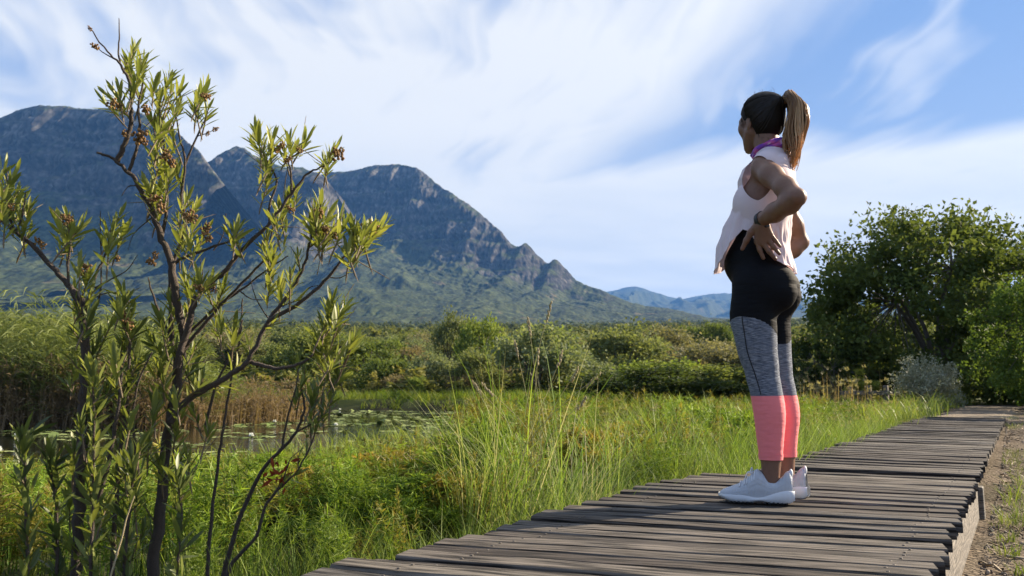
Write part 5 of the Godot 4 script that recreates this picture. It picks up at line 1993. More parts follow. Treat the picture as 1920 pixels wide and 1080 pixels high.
	for e in [[0.030, 0.935, 1], [0.048, 0.945, 2], [0.060, 0.960, 3], [0.066, 0.978, 4]]:
		rh.chain(0, [[V(0.012, -0.197, 0.972), 0.017], [V(e[0], -0.188, e[1]), 0.0115]], 0.02)
		rh.chain(e[2], [[V(e[0], -0.188, e[1]), 0.0098], [V(e[0] + 0.022, -0.180, e[1] - 0.030), 0.0088], [V(e[0] + 0.042, -0.166, e[1] - 0.052), 0.0072]], 0.006)
	rh.chain(5, [[V(0.0, -0.196, 0.97), 0.015], [V(-0.016, -0.190, 0.935), 0.012], [V(-0.026, -0.180, 0.905), 0.0085]], 0.008)
	join_to(body, rh.net(Vector3(0.14, 0.84, -0.13), Vector3(0.24, 1.03, 0.06), 0.0034))
	# head, turned further away from us than the chest
	var H := Field.new()
	H.join = PackedFloat32Array([0.01, 0.006])
	H.egg(0, V(-0.012, 0, 0.034), Vector3(0.074, 0.080, 0.092), 0.03)
	H.egg(0, V(0.030, 0, -0.022), Vector3(0.057, 0.086, 0.060), 0.03)
	for s in [-1.0, 1.0]:
		H.cap(0, V(-0.005, 0.048 * s, -0.045), V(0.060, 0.015 * s, -0.095), 0.026, 0.018, 0.03)
		H.egg(0, V(0.048, 0.038 * s, -0.014), Vector3(0.027, 0.026, 0.030), 0.03)
		H.cap(0, V(0.074, 0.034 * s, 0.024), V(0.080, 0.008 * s, 0.020), 0.012, 0.012, 0.02)
		H.egg(1, V(-0.024, 0.074 * s, -0.004), Vector3(0.0075, 0.031, 0.019), 0.01)
		H.egg(1, V(-0.018, 0.071 * s, -0.030), Vector3(0.006, 0.010, 0.009), 0.01)
	H.cap(0, V(0.072, 0, -0.098), V(0.074, 0, -0.094), 0.017, 0.017, 0.02)
	H.cap(0, V(0.086, 0, 0.012), V(0.107, 0, -0.028), 0.007, 0.011, 0.014)
	H.cap(0, V(0.087, 0.012, -0.056), V(0.087, -0.012, -0.056), 0.008, 0.008, 0.008)
	H.cap(0, V(0.085, 0.010, -0.067), V(0.085, -0.010, -0.067), 0.008, 0.008, 0.008)
	H.cap(0, V(-0.03, 0, -0.03), V(-0.035, 0, -0.11), 0.052, 0.050, 0.03)
	var hx := Transform3D(Basis(Vector3.UP, deg_to_rad(-46.0)), V(0.006, 0, 1.560))
	var head := H.net(Vector3(-0.10, -0.13, -0.14), Vector3(0.10, 0.13, 0.12), 0.0045)
	join_to(body, head, hx)
	body.fix()
	put("body", body.mesh(), M.skin, t)
	for s in [-1.0, 1.0]:
		var eb := MB.new()
		blob(eb, hx * V(0.076, 0.031 * s, 0.006), Vector3(0.011, 0.008, 0.011), 12, 8, Color.WHITE)
		eb.fix()
		var eye := put("eye", eb.mesh(), M.eye, t)
		var ib := MB.new()
		blob(ib, hx * V(0.0835, 0.032 * s, 0.006), Vector3(0.0045, 0.0045, 0.0045), 8, 6, Color.WHITE)
		ib.fix()
		put("iris", ib.mesh(), M.hair, eye)
	# hair: a close cap cut at the hairline, combed strands, the tail
	var hf := Field.new()
	hf.join = PackedFloat32Array([0.01])
	hf.egg(0, V(-0.016, 0, 0.037), Vector3(0.081, 0.087, 0.099), 0.03)
	hf.egg(0, V(-0.035, 0, -0.020), Vector3(0.070, 0.070, 0.074), 0.04)
	hf.cap(0, V(-0.085, 0, 0.055), V(-0.108, 0, 0.060), 0.038, 0.020, 0.04)
	var cap_ := hf.net(Vector3(-0.10, -0.11, -0.11), Vector3(0.10, 0.15, 0.16), 0.005)
	var hairline := func(p: Vector3) -> float:
		var f := -p.z
		var h := p.y
		var lim := 0.080
		if h < 0.088: lim = lerpf(0.008, 0.080, smoothstep(0.0, 0.088, h))
		if h < 0.005: lim = lerpf(-0.040, 0.006, smoothstep(-0.010, 0.005, h))
		return minf(lim - f + nr.get_noise_2d(p.x * 900.0, h * 900.0) * 0.004, h + 0.080 - 0.25 * absf(p.x))
	var hc := cloth(cap_, 0.0, hairline)
	var hair := MB.new()
	join_to(hair, hc, hx)
	hair.fix()
	put("hair", hair.mesh(), M.hair, t)
	rng.seed = 610
	var st := MB.new()
	var knot := V(-0.104, 0, 0.060)
	for k in 300:
		var a := rf(-1.0, 1.0) * 2.6
		var from := V(0.066 * cos(a) - 0.01, sin(a) * 0.079, 0.045 + 0.075 * maxf(0, cos(a)) - 0.10 * maxf(0, -cos(a) + 0.3) * rf(0.4, 1.0))
		var pts := PackedVector3Array()
		for j in 9:
			var p := from.lerp(knot, j / 8.0)
			# press onto the cap
			for it in 3:
				var d := hf.at(p, PackedInt32Array([0, 1, 2]))
				p += (p - V(-0.02, 0, 0.02)).normalized() * (0.0012 - d)
			pts.append(hx * (p + unit() * 0.0008))
		var rr := PackedFloat32Array()
		for j in 9: rr.append([0.0006, 0.0013, 0.0019, 0.0022, 0.0022, 0.002, 0.0018, 0.0015, 0.0012][j])
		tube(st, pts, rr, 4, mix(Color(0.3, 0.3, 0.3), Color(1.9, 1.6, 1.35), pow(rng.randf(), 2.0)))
	# short wisps at the nape and temple
	for k in 40:
		var p := V(rf(-0.075, -0.03), rf(-0.06, 0.07), rf(-0.095, -0.06)) if k < 28 else V(rf(0.0, 0.03), 0.074, rf(-0.01, 0.04))
		p = hx * p
		var d := (Vector3(0, -1, 0) + unit() * 0.5).normalized() * rf(0.015, 0.035)
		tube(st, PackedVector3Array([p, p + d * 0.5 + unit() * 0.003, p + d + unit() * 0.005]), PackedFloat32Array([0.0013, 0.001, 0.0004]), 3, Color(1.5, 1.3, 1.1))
	# baby hairs that catch the light
	for k in 26:
		var p := V(rf(-0.10, 0.05), rf(-0.05, 0.06), rf(0.08, 0.12))
		for it in 4:
			p += (p - V(-0.02, 0, 0.02)).normalized() * (-0.001 - hf.at(p, PackedInt32Array([0, 1, 2])))
		p = hx * p
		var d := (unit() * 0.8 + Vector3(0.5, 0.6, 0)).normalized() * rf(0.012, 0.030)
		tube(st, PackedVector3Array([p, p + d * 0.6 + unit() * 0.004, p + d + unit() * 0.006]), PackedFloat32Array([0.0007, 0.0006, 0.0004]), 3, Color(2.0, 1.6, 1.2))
	st.fix()
	put("hair_strands", st.mesh(), M.hair_strand, t)
	var pt := MB.new()
	var spine := curve(PackedVector3Array([V(-0.088, 0.041, 1.612), V(-0.118, 0.053, 1.632), V(-0.146, 0.060, 1.600), V(-0.147, 0.062, 1.540), V(-0.134, 0.060, 1.475), V(-0.126, 0.056, 1.405), V(-0.108, 0.048, 1.325)]), 3)
	var wid := [0.013, 0.020, 0.028, 0.034, 0.039, 0.043, 0.046, 0.049, 0.051, 0.053, 0.054, 0.054, 0.052, 0.050, 0.046, 0.041, 0.036, 0.030, 0.024]
	for k in 380:
		var a := rf(0, TAU)
		var rr := sqrt(rng.randf())
		var pts := PackedVector3Array()
		var ph := rf(0, TAU)
		# locks: neighbours wave together
		var lock := int(a / TAU * 7.0) + (7 if rr > 0.6 else 0)
		var lp := lock * 1.9
		var n := spine.size() - (rng.randi() % 7)
		for j in n:
			var w: float = wid[mini(j, 18)]
			var d := (spine[mini(j + 1, spine.size() - 1)] - spine[maxi(j - 1, 0)]).normalized()
			var f := Basis(d.cross(Vector3(0, 0, 1)).normalized(), d, Vector3(0, 0, 1))
			var wave := (sin(j * 0.62 + ph) * 0.005 + sin(j * 0.52 + lp) * 0.013) * (j / 18.0)
			w *= 1.0 + 0.45 * maxf(0.0, sin(lp + 1.0)) * smoothstep(12.0, 18.0, float(j))
			pts.append(spine[j] + f.x * (cos(a) * rr * w + wave) + f.z * (sin(a) * rr * w * 0.8 + wave))
		var tone := clampf(0.5 + 0.5 * sin(lock * 4.7) + rf(-0.3, 0.3), 0.0, 1.0)
		var c0 := mix(Color(0.09, 0.046, 0.022), Color(0.30, 0.16, 0.07), tone)
		var c1 := mix(Color(0.42, 0.22, 0.09), Color(0.88, 0.60, 0.32), tone)  # golden ends of the hair, brightened further as painted backlight
		tube(pt, pts, taper(n, 0.0030, 0.0012), 4, c0, c1)
	pt.fix()
	put("ponytail", pt.mesh(), M.tail, t)
	var tie := MB.new()
	for k in 3:
		var ring := PackedVector3Array()
		var ax := (spine[3] - spine[1]).normalized()
		var f := frame(ax)
		for j in 13:
			ring.append(spine[1] + ax * (k - 1) * 0.006 + (f.x * cos(TAU * j / 12.0) + f.z * sin(TAU * j / 12.0)) * 0.0185)
		tube(tie, ring, taper(13, 0.0042, 0.0042), 6, Color.WHITE)
	tie.fix()
	put("hair_tie", tie.mesh(), M.black, t)
	# leggings: black above, heather grey on the thighs, coral below the knee
	var thigh := func(p: Vector3) -> float:      # height of the black edge above this point's place round the leg
		var left: bool = p.x < 0.0
		var cx := -0.086 if left else 0.086
		var cz := -table([[0.8, 0.05], [0.6, 0.043], [0.4, 0.0]], p.y, 1) if left else -table([[0.8, 0.012], [0.6, 0.002], [0.4, -0.03]], p.y, 1)
		var q := Vector2((p.x - cx) * (-1.0 if left else 1.0), -(p.z - cz)).normalized()   # outwards, forwards
		return 0.672 + 0.052 * (q.x * 0.86 + q.y * 0.5)
	var coral := 0.412
	var hem := 0.166
	var black := cloth(body, 0.004, func(p: Vector3) -> float: return minf(minf(p.y - thigh.call(p), 1.10 - p.y), 0.003 - absf(S.at(p, torso))) if p.y > 0.6 and p.y < 1.2 else -1.0)
	black.fix()
	var legg := put("leggings", black.mesh(), M.black_fabric, t)
	var greyp := cloth(body, 0.0036, func(p: Vector3) -> float: return minf(thigh.call(p) + 0.004 - p.y, p.y - coral + 0.004))
	greyp.fix()
	put("thigh_panel", greyp.mesh(), M.heather, legg)
	var cor := cloth(body, 0.0042, func(p: Vector3) -> float: return minf(coral - p.y, p.y - hem))
	cor.fix()
	put("calf_panel", cor.mesh(), M.coral, legg)
	var hb := cloth(body, 0.0062, func(p: Vector3) -> float: return minf(hem + 0.020 - p.y, p.y - hem + 0.002))
	hb.fix()
	put("hem_band", hb.mesh(), M.coral, legg)
	for side in [-1.0, 1.0]:
		var seam := PackedVector3Array()
		for j in 30:
			var h := lerpf(0.722, coral + 0.005, j / 29.0)
			var c := V(table([[0.8, 0.05], [0.6, 0.043], [0.4, 0.0]], h, 1) if side < 0.0 else table([[0.8, 0.012], [0.6, 0.002], [0.4, -0.03]], h, 1), -0.086 * side, h)
			var d := V(0.42, -0.9 * side, 0).normalized()
			var r := 0.05
			for it in 6:
				r += 0.0046 - S.at(c + d * r, torso)
			seam.append(c + d * r)
		var sb := MB.new()
		tube(sb, seam, taper(30, 0.0022, 0.0022), 6, Color.WHITE)
		sb.fix()
		put("seam", sb.mesh(), M.black, legg)
	shirt(t, S, torso)
	scarf(t)
	watch(t)
	shoe(t, 0.014, 0.088, 4.0)
	shoe(t, -0.030, -0.088, -9.0)


func shirt(t: Node3D, S: Field, torso: PackedInt32Array) -> void:
	# [h, centre f, front, back, side]
	var rows := [[1.418, -0.040, 0.066, 0.062, 0.066], [1.408, -0.042, 0.070, 0.066, 0.080], [1.395, -0.042, 0.078, 0.070, 0.108], [1.380, -0.040, 0.088, 0.078, 0.142], [1.362, -0.035, 0.098, 0.086, 0.172], [1.34, -0.03, 0.118, 0.094, 0.186], [1.30, -0.025, 0.130, 0.100, 0.186], [1.25, -0.02, 0.126, 0.102, 0.168], [1.18, -0.01, 0.146, 0.102, 0.158], [1.11, 0.0, 0.174, 0.098, 0.152], [1.03, 0.01, 0.190, 0.100, 0.155], [0.96, 0.015, 0.194, 0.112, 0.165], [0.88, 0.02, 0.206, 0.130, 0.175]]
	var hem := [[180, 0.905], [150, 0.918], [125, 0.945], [105, 0.978], [88, 1.020], [76, 1.072], [66, 1.082], [55, 1.035], [40, 0.975], [20, 0.936], [0, 0.925]]
	var b := MB.new()
	var nu := 168
	var nv := 110
	var fz := FastNoiseLite.new()
	fz.seed = 77
	fz.frequency = 1.0
	fz.fractal_octaves = 2
	for k in nu + 1:
		var th := -PI + TAU * (k % nu) / nu
		var deg := absf(rad_to_deg(th))
		var hh := table(hem, deg, 1)
		for j in nv + 1:
			var v := float(j) / nv
			var h := lerpf(1.418, hh, pow(v, 1.15))
			var cf := table(rows, h, 1)
			var c := cos(th)
			var s := sin(th)
			var f := cf + (table(rows, h, 2) if c > 0.0 else table(rows, h, 3)) * signf(c) * pow(absf(c), 0.94)
			var l := table(rows, h, 4) * signf(s) * pow(absf(s), 0.94)
			var p := V(f, l, h)
			var out := V(f - cf, l, 0).normalized()
			# drape: soft vertical folds that deepen to the hem, pulls running from the hand to the armhole
			var low := smoothstep(1.30, 0.95, h)
			var drape := fz.get_noise_2d(th * 2.2, h * 1.2 + 4.0) * 0.012 * low + fz.get_noise_2d(th * 5.0 + h * 7.0, h * 2.0) * 0.007 * low
			var pull := exp(-pow((deg - 100.0) / 45.0, 2.0)) * smoothstep(1.26, 1.12, h)
			drape += pull * sin((h * 60.0 + deg * 0.16)) * 0.0022
			# creases across the shoulder blades
			drape += smoothstep(110.0, 150.0, deg) * sin(h * 46.0 - deg * 0.13 + fz.get_noise_2d(h * 4.0, th) * 3.0) * 0.0032 * smoothstep(1.38, 1.30, h)
			p += out * drape
			for it in 3:
				var d := S.at(p, torso)
				if d < 0.011:
					var e := 0.004
					var g := Vector3(S.at(p + Vector3(e, 0, 0), torso) - d, S.at(p + Vector3(0, e, 0), torso) - d, S.at(p + Vector3(0, 0, e), torso) - d).normalized()
					p += g * (0.0115 - d)
			b.add(p, Vector3.UP, Color.WHITE, Vector2(th * 0.16, h))
	for k in nu:
		for j in nv:
			var a := k * (nv + 1) + j
			b.quad(a, a + 1, a + nv + 2, a + nv + 1)
	b.smooth()
	for j in nv + 1:      # close the seam in the normals
		var a := j
		var e := nu * (nv + 1) + j
		var nn := (b.n[a] + b.n[e]).normalized()
		b.n[a] = nn
		b.n[e] = nn
	var q := (nu / 2) * (nv + 1) + nv / 2
	if b.n[q].dot(V(1, 0, 0)) < 0.0:
		for k in b.n.size(): b.n[k] = -b.n[k]
	b.fix()
	var keep := func(p: Vector3) -> float:
		if absf(p.x) < 0.10: return 1.0
		var cf := 0.010 if p.x < 0.0 else -0.018
		var f := (-p.z - cf) / 0.064
		var h := (p.y - 1.277) / 0.089
		return sqrt(f * f + h * h) - 1.0 + 0.18 * maxf(0.0, -h) * absf(f)
	var m := cloth(b, 0.0, keep)
	var top := put("tank_top", m.mesh(), M.pink, t)
	# rolled edge round each armhole and along the hem
	var lines := MB.new()
	for side in [-1.0, 1.0]:
		var ring := PackedVector3Array()
		for k in m.v.size():
			pass
		ring.clear()
	var hemline := PackedVector3Array()
	for k in nu + 1:
		hemline.append(b.v[k * (nv + 1) + nv])
	tube(lines, hemline, taper(nu + 1, 0.0016, 0.0016), 5, Color.WHITE)
	lines.fix()
	put("hem_edge", lines.mesh(), M.pink, top)


func scarf(t: Node3D) -> void:
	var b := MB.new()
	var fz := FastNoiseLite.new()
	fz.seed = 5
	fz.frequency = 1.0
	for ring in 3:
		var nu := 60
		var nv := 14
		var first := b.v.size()
		for k in nu + 1:
			var a := TAU * (k % nu) / nu
			var R := 0.066 + 0.004 * ring + 0.004 * sin(a * 3.0 + ring * 2.0)
			var c := V(-0.034 + cos(a) * R * 1.02, sin(a) * R, 1.434 - 0.016 * cos(a) + (ring - 1) * 0.0105 + 0.004 * sin(a * 2.0 + ring * 1.7))
			var out := V(cos(a), sin(a), 0)
			for j in nv + 1:
				var q := TAU * (j % nv) / nv
				var r := 0.0115 + 0.0026 * sin(q * 3.0 + a * 4.0 + ring)
				var nn := (out * cos(q) + Vector3.UP * sin(q))
				var p := c + out * cos(q) * r * 0.8 + Vector3.UP * sin(q) * r
				var n1 := fz.get_noise_3d(p.x * 22.0, p.y * 34.0, p.z * 22.0)
				var n2 := fz.get_noise_3d(p.x * 40.0 + 9.0, p.y * 60.0, p.z * 40.0)
				var col := mix(Color(0.18, 0.06, 0.36), Color(0.52, 0.10, 0.30), smoothstep(-0.15, 0.25, n1))
				col = mix(col, Color(0.75, 0.55, 0.72), smoothstep(0.28, 0.5, n2))
				b.add(p, nn, col, Vector2(a, q))
		for k in nu:
			for j in nv:
				var a := first + k * (nv + 1) + j
				b.quad(a, a + 1, a + nv + 2, a + nv + 1)
	b.fix()
	put("neck_scarf", b.mesh(), M.scarf, t)


func watch(t: Node3D) -> void:
	var a := V(-0.024, 0.228, 1.1055)
	var e := V(-0.006, 0.208, 1.1005)
	var ax := (e - a).normalized()
	var f := Basis(ax.cross(Vector3.UP).normalized(), ax, ax.cross(Vector3.UP).normalized().cross(ax))
	var b := MB.new()
	var n := 32
	var first := 0
	var prof := [[-0.0105, 0.029], [-0.0105, 0.0325], [0.0105, 0.0315], [0.0105, 0.028]]
	for k in n + 1:
		var q := TAU * (k % n) / n
		var o := f.x * cos(q) + f.z * sin(q)
		for s in prof:
			b.add(e + ax * s[0] + o * s[1], o, Color.WHITE, Vector2(k, s[0]))
	for k in n:
		for s in 3:
			var i0 := first + k * 4 + s
			b.quad(i0, i0 + 1, i0 + 5, i0 + 4)
	b.fix()
	var band := put("wrist_watch", b.mesh(), M.rubber, t)
	var c := MB.new()
	# the case sits on the outside of the wrist
	var o := (f.x * 0.25 + f.z * -0.97).normalized()
	if o.y > 0.0: o = -o
	box(c, e + o * 0.0325, Vector3(0.013, 0.0048, 0.017), Basis(o.cross(ax), o, ax), Color.WHITE, 0.003)
	c.fix()
	put("watch_case", c.mesh(), M.gloss, band)


func shoe(t: Node3D, af: float, al: float, toe_out: float) -> void:
	var L := 0.276
	var rot := Basis(Vector3.UP, deg_to_rad(toe_out))
	var origin := V(af, al, 0.0)
	# s from toe to heel: half width, top of sole, top of upper
	var rows := [[1.0, 0.020, 0.046, 0.098], [0.97, 0.028, 0.045, 0.124], [0.92, 0.033, 0.044, 0.118], [0.86, 0.036, 0.042, 0.098], [0.78, 0.037, 0.038, 0.080], [0.68, 0.038, 0.033, 0.084], [0.60, 0.040, 0.029, 0.112], [0.53, 0.042, 0.028, 0.128], [0.48, 0.044, 0.028, 0.112], [0.38, 0.047, 0.029, 0.088], [0.25, 0.048, 0.029, 0.066], [0.12, 0.043, 0.030, 0.052], [0.05, 0.034, 0.031, 0.044], [0.015, 0.022, 0.031, 0.037], [0.0, 0.008, 0.031, 0.032]]
	var place := func(s: float, x: float, y: float) -> Vector3:
		var f := 0.193 - s * L
		# the last curves inwards a little
		var bend := 0.008 * sin(PI * s) * (1.0 if al < 0.0 else -1.0)
		return origin + rot * Vector3(x + bend, y, -f)
	var b := MB.new()
	var ns := 70
	var nr_ := 28
	for k in ns + 1:
		var s := pow(float(k) / ns, 1.25)
		var w := table(rows, s, 1)
		var lo := table(rows, s, 2)
		var hi := table(rows, s, 3)
		for j in nr_ + 1:
			var q := PI * j / nr_
			var x := cos(q)
			var y := sin(q)
			var flat_ := 0.75 if s < 0.4 else 0.5
			b.add(place.call(s, -w * signf(x) * pow(absf(x), 0.85), lo - 0.006 + (hi - lo + 0.006) * pow(y, flat_)), Vector3.UP, Color.WHITE, Vector2(s * L, float(j) / nr_ * 0.16))
	for k in ns:
		for j in nr_:
			var a := k * (nr_ + 1) + j
			b.quad(a, a + 1, a + nr_ + 2, a + nr_ + 1)
	b.smooth()
	if b.n[20 * (nr_ + 1) + nr_ / 2].y < 0.0:
		for k in b.n.size(): b.n[k] = -b.n[k]
	b.fix()
	var upper := put("shoe", b.mesh(), M.knit, t)
	# sole: flared, thicker under the heel, a sculpted side
	var so := MB.new()
	for k in ns + 1:
		var s := pow(float(k) / ns, 1.15)
		var w := table(rows, s, 1)
		var top := table(rows, s, 2) + 0.006 * sin(s * 9.0) * smoothstep(0.2, 0.5, s)
		var flare := 0.005 + 0.007 * smoothstep(0.6, 1.0, s)
		var ss := s * 1.045 - 0.02
		var lift := 0.016 * pow(1.0 - smoothstep(0.0, 0.30, s), 2.0) + 0.010 * pow(smoothstep(0.90, 1.0, s), 2.0) + 0.006 * exp(-pow((s - 0.55) / 0.09, 2.0))
		for e in [[-w - 0.001, top], [-w - flare * 0.7, top - 0.006], [-w - flare, (top + lift) * 0.52], [-w - flare * 0.6, lift + 0.004], [-w * 0.8, lift], [w * 0.8, lift], [w + flare * 0.6, lift + 0.004], [w + flare, (top + lift) * 0.52], [w + flare * 0.7, top - 0.006], [w + 0.001, top]]:
			so.add(place.call(ss, e[0], maxf(e[1], 0.0)), Vector3.UP, Color.WHITE, Vector2(ss, e[1]))
	for k in ns:
		for j in 9:
			var a := k * 10 + j
			so.quad(a, a + 1, a + 11, a + 10)
	so.smooth()
	if so.n[20 * 10 + 5].y > 0.0:
		for k in so.n.size(): so.n[k] = -so.n[k]
	so.fix()
	put("sole", so.mesh(), M.foam, upper)
	var tr := MB.new()
	for k in 15:
		var s := 0.10 + k * 0.058
		if absf(s - 0.55) < 0.05: continue
		for e in [-1.0, 1.0]:
			var c: Vector3 = place.call(s, e * (table(rows, s, 1) - 0.002), 0.0025)
			box(tr, c, Vector3(0.008, 0.0035, 0.0042), rot, Color.WHITE, 0.001)
	tr.fix()
	put("tread", tr.mesh(), M.rubber, upper)
	# laces and tongue tip, a padded heel tab
	var lc := MB.new()
	for k in 5:
		var s := 0.30 + k * 0.05
		var pts := PackedVector3Array()
		for j in 9:
			var q := lerpf(0.62, 2.52, j / 8.0)
			var ss := s + (0.03 if k % 2 == 0 else -0.01) * (j / 8.0 - 0.5)
			var lo := table(rows, ss, 2)
			var hi := table(rows, ss, 3)
			pts.append(place.call(ss, -table(rows, ss, 1) * signf(cos(q)) * pow(absf(cos(q)), 0.85), lo + (hi - lo) * pow(sin(q), 0.72) + 0.0025))
		tube(lc, pts, taper(9, 0.0026, 0.0026), 5, Color.WHITE)
	for e in [-1.0, 1.0]:
		var top: Vector3 = place.call(0.475, 0.0, 0.118)
		tube(lc, curve(PackedVector3Array([top, top + rot * Vector3(e * 0.016, 0.012, -0.006), top + rot * Vector3(e * 0.030, -0.006, -0.010), top + rot * Vector3(e * 0.012, -0.002, 0.0)]), 4), taper(13, 0.0022, 0.0022), 5, Color.WHITE)
		tube(lc, PackedVector3Array([top, top + rot * Vector3(e * 0.022, -0.006, -0.022), top + rot * Vector3(e * 0.030, -0.026, -0.030)]), PackedFloat32Array([0.002, 0.002, 0.002]), 5, Color.WHITE)
	lc.fix()
	put("laces", lc.mesh(), M.foam, upper)
	var ht := MB.new()
	blob(ht, place.call(0.985, 0.0, 0.112), Vector3(0.012, 0.018, 0.008), 12, 8, Color.WHITE)
	ht.fix()
	put("heel_tab", ht.mesh(), M.foam, upper)


func materials() -> void:
	var wood := noise_tex(512, 0.02, 5, [[0.0, 0.33, 0.45, 0.58, 0.76, 1.0], [grey(0.14), grey(0.32), grey(0.62), grey(0.74), grey(0.88), grey(1.0)]], 3, 0.35, 5.0)
	var wood_bump := noise_tex(512, 0.03, 4, [[0.0, 0.35, 0.5, 1.0], [grey(0.0), grey(0.5), grey(0.85), grey(1.0)]], 4, 0.25, 6.0)
	M.plank = []
	for e in [Color(0.148, 0.132, 0.117), Color(0.118, 0.103, 0.091), Color(0.185, 0.167, 0.149), Color(0.100, 0.089, 0.081), Color(0.162, 0.150, 0.138), Color(0.140, 0.120, 0.103), Color(0.130, 0.124, 0.118), Color(0.215, 0.196, 0.172), Color(0.086, 0.074, 0.066)]:
		var m := mat(e * Color(1.22, 1.17, 1.12), 0.8, false, 0.3)
		m.albedo_texture = wood
		m.heightmap_enabled = true
		m.heightmap_texture = wood_bump
		m.heightmap_scale = 0.35
		M.plank.append(m)
	M.bearer = tri_map(mat(Color(0.40, 0.345, 0.29), 0.85), wood, 2.5, wood_bump, 0.3)
	M.post = tri_map(mat(Color(0.30, 0.27, 0.235), 0.85), wood, 2.5, wood_bump, 0.3)
	M.steel = mat(Color(0.13, 0.115, 0.10), 0.6)
	M.steel.metallic = 0.6
	var grain := noise_tex(512, 0.03, 5, [[0.0, 0.35, 0.6, 1.0], [grey(0.62), grey(0.84), grey(0.95), grey(1.0)]], 9)
	var clods := noise_tex(512, 0.045, 5, [[0.0, 1.0], [grey(0.0), grey(1.0)]], 10)
	M.ground = tri_map(mat(Color.WHITE, 0.95, true, 0.2), grain, 1.1, clods, 3.0)
	var cliff := noise_tex(512, 0.02, 5, [[0.0, 0.34, 0.5, 0.64, 1.0], [grey(0.28), grey(0.55), grey(0.80), grey(0.95), grey(1.0)]], 12, 1.3, 1.0)
	M.rock = tri_map(mat(Color.WHITE, 0.95, true, 0.2), cliff, 0.005, cliff, 160.0)
	M.water = mat(Color(0.012, 0.014, 0.008), 0.04, false, 0.5)
	var rip := noise_tex(256, 0.02, 3, [[0.0, 1.0], [grey(0.0), grey(1.0)]], 13)
	M.water.heightmap_enabled = true
	M.water.heightmap_texture = rip
	M.water.heightmap_scale = 0.6
	M.water.uv1_scale = Vector3(0.35, 0.8, 1)
	M.tint = mat(Color.WHITE, 0.8, true, 0.3)
	M.petal = mat(Color(0.85, 0.85, 0.78), 0.6)
	M.grass = leafy(Color.WHITE, 0.9)
	M.leaf = leafy(Color.WHITE, 0.8, 0.65, 0.25)
	M.silver = leafy(Color.WHITE, 0.35, 0.45)
	M.shrub_leaf = leafy(Color.WHITE, 0.9, 0.42, 0.45)
	M.leaf_colours = [Color(0.058, 0.082, 0.030), Color(0.092, 0.120, 0.038), Color(0.140, 0.172, 0.045), Color(0.195, 0.226, 0.054), Color(0.262, 0.286, 0.066), Color(0.335, 0.342, 0.085)]  # dark to bright: shade and sunlight are put into the leaf colours
	M.leaf_tones = []
	for c in M.leaf_colours:
		M.leaf_tones.append(leafy(c, 0.9, 0.42, 0.45))
	M.bark = mat(Color(0.10, 0.085, 0.07), 0.9)
	M.twig = tri_map(mat(Color(0.115, 0.085, 0.066), 0.8), grain, 16.0, clods, 0.9)
	M.shoot = mat(Color(0.14, 0.10, 0.055), 0.7)
	M.cane = mat(Color(0.20, 0.24, 0.05), 0.5)
	M.straw = mat(Color(0.42, 0.34, 0.20), 0.8)
	M.stub = stub_mesh()
	# the woman
	var pores := noise_tex(256, 0.06, 3, [[0.0, 1.0], [Color(0.88, 0.86, 0.85), Color.WHITE]], 15)
	M.skin = mat(Color(0.228, 0.124, 0.083), 0.48, false, 0.4)
	M.skin.albedo_texture = pores
	M.skin.uv1_triplanar = true
	M.skin.uv1_scale = Vector3(3, 3, 3)
	M.skin.subsurf_scatter_enabled = true
	M.skin.subsurf_scatter_strength = 0.12
	M.eye = mat(Color(0.75, 0.73, 0.7), 0.2)
	M.hair = mat(Color(0.012, 0.009, 0.007), 0.6, false, 0.2)
	M.hair_strand = mat(Color(0.016, 0.011, 0.008), 0.45, true, 0.4)
	M.tail = mat(Color.WHITE, 0.38, true, 0.5)
	M.tail.backlight_enabled = true
	M.tail.backlight = Color(0.85, 0.85, 0.85)
	M.black = mat(Color(0.012, 0.012, 0.013), 0.7)
	var weave := noise_tex(256, 0.25, 2, [[0.0, 1.0], [grey(0.3), grey(1.0)]], 16)
	M.black_fabric = mat(Color(0.008, 0.0085, 0.0105), 0.75, false, 0.22)
	var heather := noise_tex(512, 0.05, 3, [[0.0, 0.34, 0.46, 0.56, 0.66, 1.0], [Color(0.13, 0.15, 0.19), Color(0.20, 0.22, 0.27), Color(0.33, 0.36, 0.41), Color(0.46, 0.48, 0.53), Color(0.62, 0.64, 0.68), Color(0.74, 0.75, 0.78)]], 17, 0.22, 6.0)
	M.heather = mat(Color.WHITE, 0.85, false, 0.25)
	M.heather.albedo_texture = heather
	M.heather.uv1_triplanar = true
	M.heather.uv1_scale = Vector3(5, 5, 5)
	M.coral = mat(Color(0.86, 0.225, 0.235), 0.75, false, 0.3)
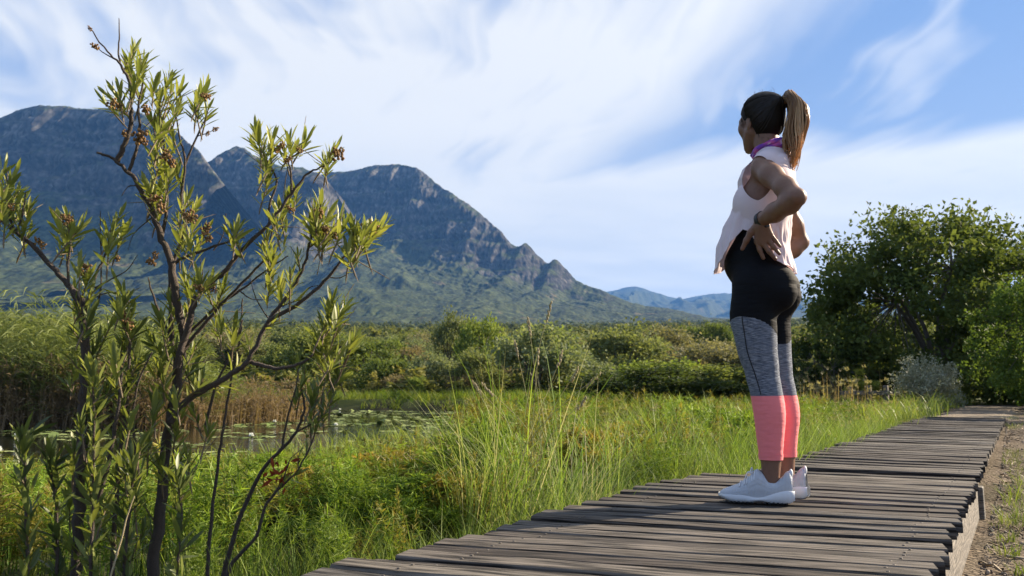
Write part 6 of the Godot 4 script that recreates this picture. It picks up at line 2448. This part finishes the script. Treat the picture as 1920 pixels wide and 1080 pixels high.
	var folds := noise_tex(256, 0.018, 3, [[0.0, 1.0], [grey(0.0), grey(1.0)]], 20, 0.5, 1.7)
	for m in [M.coral, M.black_fabric, M.heather]:
		m.uv1_triplanar = true
		if m != M.heather: m.uv1_scale = Vector3(5, 5, 5)
		m.heightmap_enabled = true
		m.heightmap_texture = folds
		m.heightmap_scale = 0.30
	M.coral.rim_enabled = true
	M.coral.rim = 0.2
	M.pink = mat(Color(0.80, 0.68, 0.71), 0.82, false, 0.25)
	M.pink.backlight_enabled = true
	M.pink.backlight = Color(0.62, 0.52, 0.52)
	M.pink.rim_enabled = true
	M.pink.rim = 0.2
	var twill := noise_tex(256, 0.12, 3, [[0.0, 1.0], [grey(0.2), grey(1.0)]], 18, 1.0, 1.0)
	M.pink.heightmap_enabled = true
	M.pink.heightmap_texture = twill
	M.pink.heightmap_scale = 0.06
	M.pink.uv1_scale = Vector3(5, 5, 5)
	M.scarf = mat(Color.WHITE, 0.8, true, 0.3)
	M.rubber = mat(Color(0.018, 0.018, 0.02), 0.55)
	M.gloss = mat(Color(0.02, 0.016, 0.015), 0.15)
	M.foam = mat(Color(0.62, 0.64, 0.67), 0.6)
	var rib := Image.create_empty(128, 128, false, Image.FORMAT_RGB8)
	for y in 128:
		for x in 128:
			rib.set_pixel(x, y, grey(0.5 + 0.5 * sin(TAU * x / 8.0) * (0.6 + 0.4 * sin(TAU * y / 16.0))))
	M.knit = mat(Color(0.50, 0.525, 0.57), 0.8, false, 0.25)
	M.knit.heightmap_enabled = true
	M.knit.heightmap_texture = ImageTexture.create_from_image(rib)
	M.knit.heightmap_scale = 0.22
	M.knit.uv1_scale = Vector3(12, 12, 1)


func rebase_all() -> void:
	for t in get_children():
		if t is Node3D and t.has_meta("label") and not t is VisualInstance3D and t.position == Vector3.ZERO and t.get_child_count():
			var box_: AABB = t.get_child(0).mesh.get_aabb()
			rebase(t, Vector3(box_.get_center().x, box_.position.y, box_.get_center().z))


func rebase(t: Node3D, base: Vector3) -> void:      # the thing's own origin goes to its foot
	t.position = base
	for c in t.get_children():
		c.position -= base
